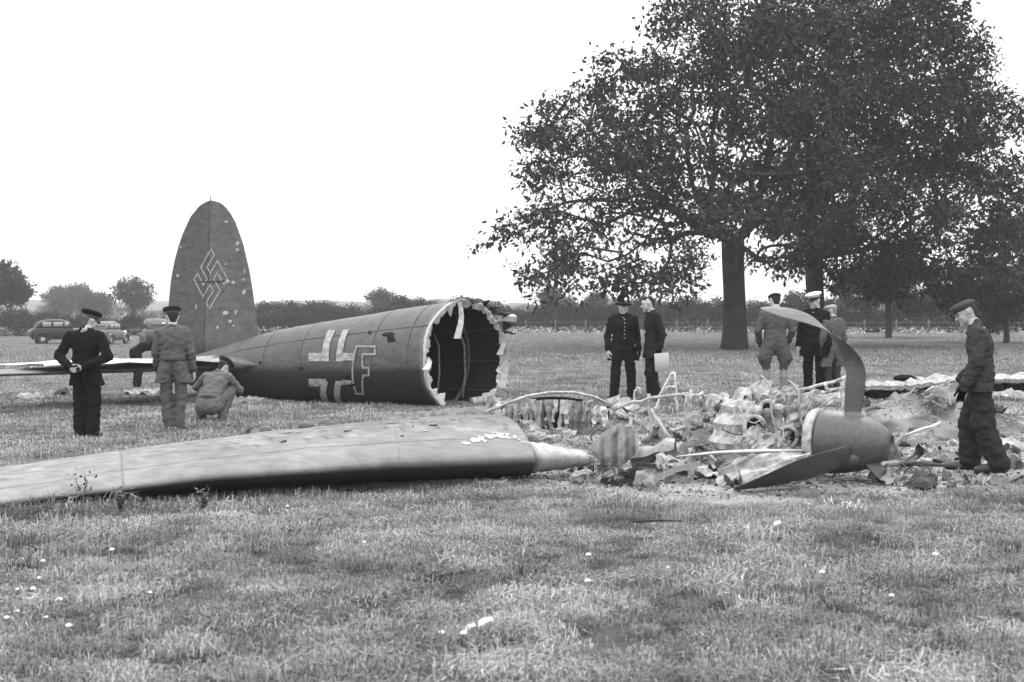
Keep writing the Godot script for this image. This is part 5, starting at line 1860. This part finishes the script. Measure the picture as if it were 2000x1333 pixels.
func car(label: String, at: Vector3, turn: float, size: float, tone: float) -> void:   # an old saloon: bonnet towards +z
	var o := thing("parked_car", label, "car", at, deg_to_rad(turn), "cars parked by the hedge")
	o.scale = Vector3.ONE * size
	var paint := mat(tone, 0.45)
	paint.metallic_specular = 0.35
	var body := part(o, "body", car_loft([[-1.9, 0.45, 0.55, 0.85, 0.6], [-1.75, 0.62, 0.40, 1.05, 0.5], [-1.2, 0.72, 0.34, 1.12, 0.4], [0.4, 0.72, 0.34, 1.10, 0.4], [0.6, 0.52, 0.34, 1.06, 0.5], [1.3, 0.42, 0.36, 1.02, 0.5], [1.75, 0.34, 0.40, 0.98, 0.5], [1.8, 0.28, 0.44, 0.92, 0.6]]), paint)
	part(o, "roof", car_loft([[-1.6, 0.5, 1.0, 1.15, 0.6], [-1.35, 0.60, 1.0, 1.46, 0.5], [-0.9, 0.64, 1.0, 1.60, 0.45], [-0.1, 0.64, 1.0, 1.62, 0.45], [0.35, 0.62, 1.0, 1.50, 0.45], [0.62, 0.56, 1.0, 1.14, 0.5]]), paint)
	for s in [-1.0, 1.0]:
		for q in [[-0.95, 0.5], [-0.28, 0.56], [0.22, 0.26]]:
			var w := mb()
			w.box(Vector3(0.632 * s, 1.30, q[0]), Vector3(0.03, 0.28, q[1]), Basis.from_euler(Vector3(0, 0, 0.10 * s)))
			part(o, "side_window", w, M.glass if s > 0 else mat(0.22, 0.3))
		for q in [1.25, -1.2]:
			var fd := mb()
			var rows := []
			for k in 12:
				var a := lerpf(-0.25, PI + 0.15, k / 11.0)
				var c := Vector3(0, 0.38 + sin(a) * 0.44, q + cos(a) * 0.47)
				var row := PackedVector3Array()
				for e in [[0.44, -0.03], [0.60, 0.03], [0.75, 0.0], [0.78, -0.07], [0.60, -0.02], [0.44, -0.06]]:
					row.append(c + Vector3(e[0] * s, e[1] * sin(a) , 0) + Vector3(0, 0, e[1] * cos(a)))
				rows.append(row)
			fd.rings(rows)
			part(o, "mudguard", fd, paint)
			var ty := mb()
			ty.lathe([Vector2(0.2, -0.07), Vector2(0.31, -0.075), Vector2(0.345, -0.04), Vector2(0.345, 0.04), Vector2(0.31, 0.075), Vector2(0.2, 0.07)], 20, Transform3D(Basis.from_euler(Vector3(0, 0, PI / 2)), Vector3(0.63 * s, 0.345, q)))
			var wheel := part(o, "wheel", ty, M.black)
			var rim := mb()
			rim.lathe([Vector2(0.01, -0.05), Vector2(0.2, -0.06), Vector2(0.215, 0.0), Vector2(0.2, 0.06), Vector2(0.06, 0.085), Vector2(0.01, 0.09)], 16, Transform3D(Basis.from_euler(Vector3(0, 0, -PI / 2 * s)), Vector3(0.63 * s, 0.345, q)))
			put(wheel, "rim", rim.mesh(), mat(0.35, 0.4, 0.4))
		var board := mb()
		board.box(Vector3(0.66 * s, 0.36, 0.05), Vector3(0.22, 0.05, 1.6))
		part(o, "running_board", board, M.black)
		var lamp := mb()
		lamp.ball(Vector3(0.45 * s, 0.86, 1.62), Vector3(0.11, 0.11, 0.13))
		part(o, "headlight", lamp, M.chrome)
	var w2 := mb()
	w2.box(Vector3(0, 1.32, 0.50), Vector3(1.0, 0.3, 0.03), Basis.from_euler(Vector3(-0.55, 0, 0)))
	part(o, "windscreen", w2, M.glass)
	w2 = mb()
	w2.box(Vector3(0, 1.33, -1.48), Vector3(0.7, 0.2, 0.03), Basis.from_euler(Vector3(0.7, 0, 0)))
	part(o, "rear_window", w2, M.glass)
	w2 = mb()
	w2.box(Vector3(0, 0.7, 1.81), Vector3(0.5, 0.5, 0.06))
	part(o, "grille", w2, M.chrome)
	w2 = mb()
	w2.tube([Vector3(-0.75, 0.42, 1.95), Vector3(0.75, 0.42, 1.95)], [0.04, 0.04], 6)
	part(o, "bumper", w2, M.chrome)

func build_people() -> void:
	# naval officer, seen from behind, hands clasped behind his back
	person("stout officer in black naval uniform and peaked cap seen from behind, hands clasped behind him", ground_spot(167, 858), deg_to_rad(170), 0.965,
		{"head": Vector3(-0.02, 1.60, 0.09), "neck": Vector3(0, 1.46, 0.0), "sl": Vector3(0.215, 1.40, -0.01), "sr": Vector3(-0.215, 1.40, -0.01), "el": Vector3(0.36, 1.13, -0.07), "er": Vector3(-0.36, 1.13, -0.07), "wl": Vector3(0.10, 0.98, -0.225), "wr": Vector3(-0.10, 0.99, -0.225),
		"hand_l": Vector3(-1, -0.25, -0.15), "hand_r": Vector3(1, -0.3, -0.15), "palm_l": Vector3(0, 0, -1), "palm_r": Vector3(0, 0, -1), "al": Vector3(0.075, 0.085, -0.03), "ar": Vector3(-0.10, 0.085, -0.03), "tl": Vector3(0.11, 0.035, 0.14), "tr": Vector3(-0.14, 0.035, 0.14), "kl": Vector3(0.09, 0.5, 0.02), "head_turn": Vector3(14, -28, 0)},
		{"jacket": 0.012, "trousers": 0.012, "cap": "peaked", "cap_tone": 0.014, "hair": 0.10, "skirt": 0.20, "wide": 1.15, "sleeve": 1.15, "collar": 0.3, "vent": 1, "cell": 0.018})
	# grey uniformed man
	person("thin man in grey belted service tunic and peaked cap seen from behind by the tailplane", ground_spot(338, 843), deg_to_rad(187), 0.985,
		{"head": Vector3(0.02, 1.61, 0.05), "el": Vector3(0.245, 1.13, 0.0), "wl": Vector3(0.245, 0.92, 0.10), "er": Vector3(-0.25, 1.12, -0.02), "wr": Vector3(-0.275, 0.86, 0.04), "head_turn": Vector3(12, 18, 0), "al": Vector3(0.06, 0.085, -0.03), "ar": Vector3(-0.07, 0.085, -0.03), "tl": Vector3(0.09, 0.035, 0.14), "tr": Vector3(-0.10, 0.035, 0.14)},
		{"jacket": 0.105, "trousers": 0.095, "cap": "peaked", "cap_tone": 0.03, "hair": 0.03, "skirt": 0.24, "belt": 0.07, "vent": 1, "cell": 0.018})
	# crouching man
	person("man in grey uniform and dark cap squatting beside the fuselage under the tailplane root", ground_spot(413, 826), deg_to_rad(168), 0.95,
		{"head": Vector3(-0.02, 0.84, 0.38), "neck": Vector3(0, 0.75, 0.25), "chest": Vector3(0, 0.61, 0.14), "waist": Vector3(0, 0.42, -0.04), "hips": Vector3(0, 0.25, -0.14), "sl": Vector3(0.20, 0.71, 0.20), "sr": Vector3(-0.20, 0.71, 0.20), "el": Vector3(0.40, 0.54, 0.26), "er": Vector3(-0.33, 0.5, 0.32), "wl": Vector3(0.46, 0.50, 0.48), "wr": Vector3(-0.22, 0.42, 0.52),
		"hl": Vector3(0.11, 0.26, -0.12), "hr": Vector3(-0.11, 0.26, -0.12), "kl": Vector3(0.24, 0.50, 0.24), "kr": Vector3(-0.22, 0.50, 0.24), "al": Vector3(0.19, 0.09, 0.0), "ar": Vector3(-0.17, 0.09, 0.0), "tl": Vector3(0.23, 0.035, 0.18), "tr": Vector3(-0.22, 0.035, 0.18), "head_turn": Vector3(38, -20, 0), "belt_turn": Vector3(0.5, 0, 0)},
		{"jacket": 0.12, "trousers": 0.11, "cap": "peaked", "cap_tone": 0.03, "skirt": 0.05, "belt": 0.11, "cell": 0.02})
	# man bending behind the tailplane
	person("dark clothed man bending down low behind the tailplane", ground_spot(268, 762), deg_to_rad(120), 0.88,
		{"head": Vector3(0, 1.0, 0.72), "neck": Vector3(0, 1.08, 0.52), "chest": Vector3(0, 1.12, 0.36), "waist": Vector3(0, 1.08, 0.12), "hips": Vector3(0, 0.95, -0.06), "sl": Vector3(0.18, 1.10, 0.46), "sr": Vector3(-0.18, 1.10, 0.46), "el": Vector3(0.24, 0.84, 0.5), "er": Vector3(-0.24, 0.84, 0.5), "wl": Vector3(0.2, 0.6, 0.55), "wr": Vector3(-0.2, 0.6, 0.55), "hl": Vector3(0.09, 0.92, -0.08), "hr": Vector3(-0.09, 0.92, -0.08), "head_turn": Vector3(60, 0, 0)},
		{"jacket": 0.014, "trousers": 0.02, "cap": "none", "skirt": 0.1, "cell": 0.024})
	# policeman and civilian
	person("policeman in tall helmet and dark buttoned tunic facing the camera", ground_spot(1217, 786), deg_to_rad(8), 1.0,
		{"el": Vector3(0.26, 1.12, -0.05), "er": Vector3(-0.26, 1.12, -0.05), "wl": Vector3(0.27, 0.90, 0.03), "wr": Vector3(-0.27, 0.90, 0.03), "kl": Vector3(0.13, 0.5, 0.02), "kr": Vector3(-0.13, 0.5, 0.02), "al": Vector3(0.16, 0.085, -0.03), "ar": Vector3(-0.15, 0.085, -0.03), "tl": Vector3(0.20, 0.035, 0.13), "tr": Vector3(-0.19, 0.035, 0.13), "head_turn": Vector3(8, 5, 0)},
		{"jacket": 0.016, "trousers": 0.014, "cap": "helmet", "cap_tone": 0.012, "skirt": 0.22, "belt": 0.012, "buttons": 7, "pockets": 1})
	var civ := person("bareheaded man in dark suit in profile beside the policeman, newspaper in hand", ground_spot(1275, 788), deg_to_rad(-82), 1.02,
		{"head": Vector3(0, 1.61, 0.09), "neck": Vector3(0, 1.46, 0.02), "el": Vector3(0.25, 1.12, -0.10), "wl": Vector3(0.24, 0.90, -0.06), "er": Vector3(-0.25, 1.12, -0.06), "wr": Vector3(-0.25, 0.9, 0.02), "head_turn": Vector3(12, -10, 0), "kl": Vector3(0.1, 0.5, 0.04), "al": Vector3(0.10, 0.085, -0.05)},
		{"jacket": 0.02, "trousers": 0.017, "cap": "none", "hair": 0.03, "skirt": 0.2})
	var col := mb()
	col.lathe([Vector2(0.066, 0.0), Vector2(0.072, 0.0), Vector2(0.068, 0.045), Vector2(0.062, 0.045)], 18, Transform3D(Basis.from_euler(Vector3(0.3, 0, 0)), Vector3(0, 1.465, 0.02)))
	put(civ, "shirt_collar", col.mesh(), M.white)
	var hand: Vector3 = civ.transform * Vector3(0.25, 0.80, -0.08)
	var pa := mb()
	pa.box(hand + Vector3(0.0, -0.13, 0.06), Vector3(0.25, 0.30, 0.022), Basis.from_euler(Vector3(0, 0.25, 0.06)), 1.0, 0.006)
	solo("newspaper", pa, mat(0.5, 0.9, 0.0, "speck", 6.0), "folded newspaper hanging from the suited man's hand", "newspaper", "", hand)
	# men behind the propeller
	person("man in grey jacket, wide breeches and pale gaiters behind the blade tip", ground_spot(1514, 778), deg_to_rad(178), 1.05,
		{"el": Vector3(0.29, 1.14, -0.02), "er": Vector3(-0.29, 1.14, -0.02), "wl": Vector3(0.24, 0.95, 0.14), "wr": Vector3(-0.24, 0.95, 0.14), "head_turn": Vector3(16, 10, 0), "kl": Vector3(0.14, 0.5, 0.02), "kr": Vector3(-0.14, 0.5, 0.02), "al": Vector3(0.15, 0.085, -0.03), "ar": Vector3(-0.15, 0.085, -0.03)},
		{"jacket": 0.09, "trousers": 0.085, "breeches": 0.22, "cap": "flat", "cap_tone": 0.02, "skirt": 0.22, "shoes": 0.05, "sleeve": 1.1})
	person("officer in dark uniform with a white topped peaked cap behind the blade", ground_spot(1591, 776), deg_to_rad(-30), 1.03,
		{"head_turn": Vector3(10, -30, 0)},
		{"jacket": 0.014, "trousers": 0.012, "cap": "peaked", "cap_tone": 0.7, "skirt": 0.24})
	person("short man in pale flat cap and grey coat, right of the white cap", ground_spot(1626, 778), deg_to_rad(205), 0.93,
		{"head_turn": Vector3(8, 30, 0), "head": Vector3(0, 1.61, 0.05)},
		{"jacket": 0.10, "trousers": 0.04, "cap": "flat", "cap_tone": 0.35, "skirt": 0.36, "sleeve": 1.1, "hair": 0.2})
	person("man in dark overalls and flat cap at the right, head bowed", ground_spot(1915, 928) + Vector3(0, 0.025, 0), deg_to_rad(-116), 1.01,
		{"head": Vector3(-0.01, 1.595, 0.14), "neck": Vector3(0, 1.455, 0.035), "chest": Vector3(0, 1.28, 0.0), "waist": Vector3(0, 1.05, -0.01), "sl": Vector3(0.18, 1.39, 0.02), "sr": Vector3(-0.18, 1.39, 0.02), "el": Vector3(0.25, 1.13, 0.01), "wl": Vector3(0.24, 0.87, 0.12), "er": Vector3(-0.25, 1.12, 0.02), "wr": Vector3(-0.2, 0.92, 0.2), "hand_l": Vector3(0, -0.95, 0.3),
		"hl": Vector3(0.09, 0.92, -0.02), "hr": Vector3(-0.09, 0.92, -0.02), "kl": Vector3(0.1, 0.5, -0.04), "kr": Vector3(-0.1, 0.5, 0.10), "al": Vector3(0.11, 0.10, -0.20), "ar": Vector3(-0.11, 0.085, 0.09), "tl": Vector3(0.12, 0.035, 0.0), "tr": Vector3(-0.12, 0.035, 0.31), "head_turn": Vector3(22, 10, 0)},
		{"jacket": 0.045, "trousers": 0.028, "cap": "flat", "cap_tone": 0.06, "hair": 0.05, "skirt": 0.12, "wide": 1.35, "sleeve": 1.18, "cell": 0.014})

func build_small_things() -> void:
	rng.seed = 5150
	var fl := mb()
	for k in 6:
		var a := TAU * k / 6
		fl.ball(Vector3(cos(a) * 0.016, 0.085, sin(a) * 0.016), Vector3(0.015, 0.012, 0.015), Basis(), 1.0, 4)
	fl.ball(Vector3(0, 0.093, 0), Vector3(0.016, 0.012, 0.016), Basis(), 0.9, 4)
	var head := fl.mesh()
	fl = mb()
	fl.tube([Vector3(0, -0.02, 0), Vector3(0.006, 0.05, 0.004), Vector3(0, 0.085, 0)], [0.003, 0.0025, 0.002], 4)
	var stem := fl.mesh()
	var green := mat(0.07, 0.8)
	for q in [[85, 1220], [112, 1192], [72, 1142], [30, 1165], [60, 1168], [80, 1110], [215, 1088], [240, 1012], [28, 1212], [8, 1225], [710, 1073], [862, 1258], [905, 1260], [1306, 1122], [1608, 1136], [1150, 1100], [345, 980], [450, 985], [1148, 1154], [560, 1000], [1830, 1100], [1745, 1180], [130, 1245], [290, 1170]]:
		var o := thing("white_flower", "small white flower head in the short grass of the foreground", "flower", ground_spot(q[0], q[1]), rng.randf() * TAU, "white flowers dotted over the foreground grass")
		o.scale = Vector3.ONE * rng.randf_range(0.38, 0.66)
		put(o, "bloom", head, M.white); put(o, "stem", stem, green)
	for q in [[948, 1248, "crumpled strip of white paper in the foreground grass", 0.036], [918, 1256, "small white scrap beside the crumpled paper strip in the grass", 0.025], [1520, 1042, "pale splinter on the worn grass patch", 0.03]]:
		var b := mb()
		var c := ground_spot(q[0], q[1]) + Vector3(0, 0.07, 0)
		crumple(b, c, Vector3(q[3], 0.01, -0.01), Vector3(0, 0.01, -q[3] * 0.4), 0.012, 0.01, 17, 1.0)
		solo("paper_scrap", b, M.white, q[2], "scrap", "", c, false)
	var st := mb()
	st.tube([ground_spot(1235, 1030) + Vector3(0, 0.05, 0), ground_spot(1285, 1031) + Vector3(0, 0.055, 0), ground_spot(1335, 1032) + Vector3(0, 0.05, 0)], [0.008, 0.011, 0.007], 6, 0.25)
	solo("stick", st, M.wood, "thin dark stick lying across the grass in front of the wreck", "stick", "", ground_spot(1285, 1031))
	# tall weeds before the wing
	for q in [[160, 1000, 0.34, "tall branching weed standing before the wing near the left edge"], [395, 1005, 0.2, "lone weed with a pale head before the dark edge of the wing"], [235, 1012, 0.22, "bushy weed at the foot of the wing right of the tall weed"]]:
		var c := ground_spot(q[0], q[1])
		var o := thing("weed", q[3], "weed", c)
		var b := mb()
		for k in 9:
			var a := rng.randf() * TAU
			var h: float = q[2] * rng.randf_range(0.5, 1.1)
			var w := Vector3(cos(a), 0, sin(a)) * h * rng.randf_range(0.1, 0.45)
			b.tube([Vector3.ZERO, w * 0.35 + Vector3(0, h * 0.55, 0), w + Vector3(0, h, 0)], [0.009, 0.006, 0.003], 4, 0.6)
		part(o, "stem", b, green)
		b = mb()
		for k in 60:
			var a := rng.randf() * TAU
			var h: float = q[2] * rng.randf_range(0.15, 1.05)
			var p := Vector3(cos(a), 0, sin(a)) * h * rng.randf_range(0.05, 0.42) + Vector3(0, h, 0)
			var d := Vector3(rng.randfn(), rng.randfn() * 0.5, rng.randfn()).normalized() * 0.05
			var s := d.cross(Vector3.UP).normalized() * 0.012
			var i0 := b.add(p); var i1 := b.add(p + d * 0.5 + s); var i2 := b.add(p + d); var i3 := b.add(p + d * 0.5 - s)
			b.tri(i0, i1, i2); b.tri(i0, i2, i3)
		part(o, "leaves", b, green, false)

func car_loft(stations: Array) -> MB:     # z, half width, bottom, top, roundness
	var m := mb()
	var rows := []
	for s in stations:
		var row := PackedVector3Array()
		for k in 20:
			var a := TAU * k / 20
			var e: float = s[4]
			row.append(Vector3(signf(cos(a)) * pow(absf(cos(a)), e) * s[1], (s[2] + s[3]) / 2 + signf(sin(a)) * pow(absf(sin(a)), e) * (s[3] - s[2]) / 2, s[0]))
		rows.append(row)
	m.rings(rows)
	return m
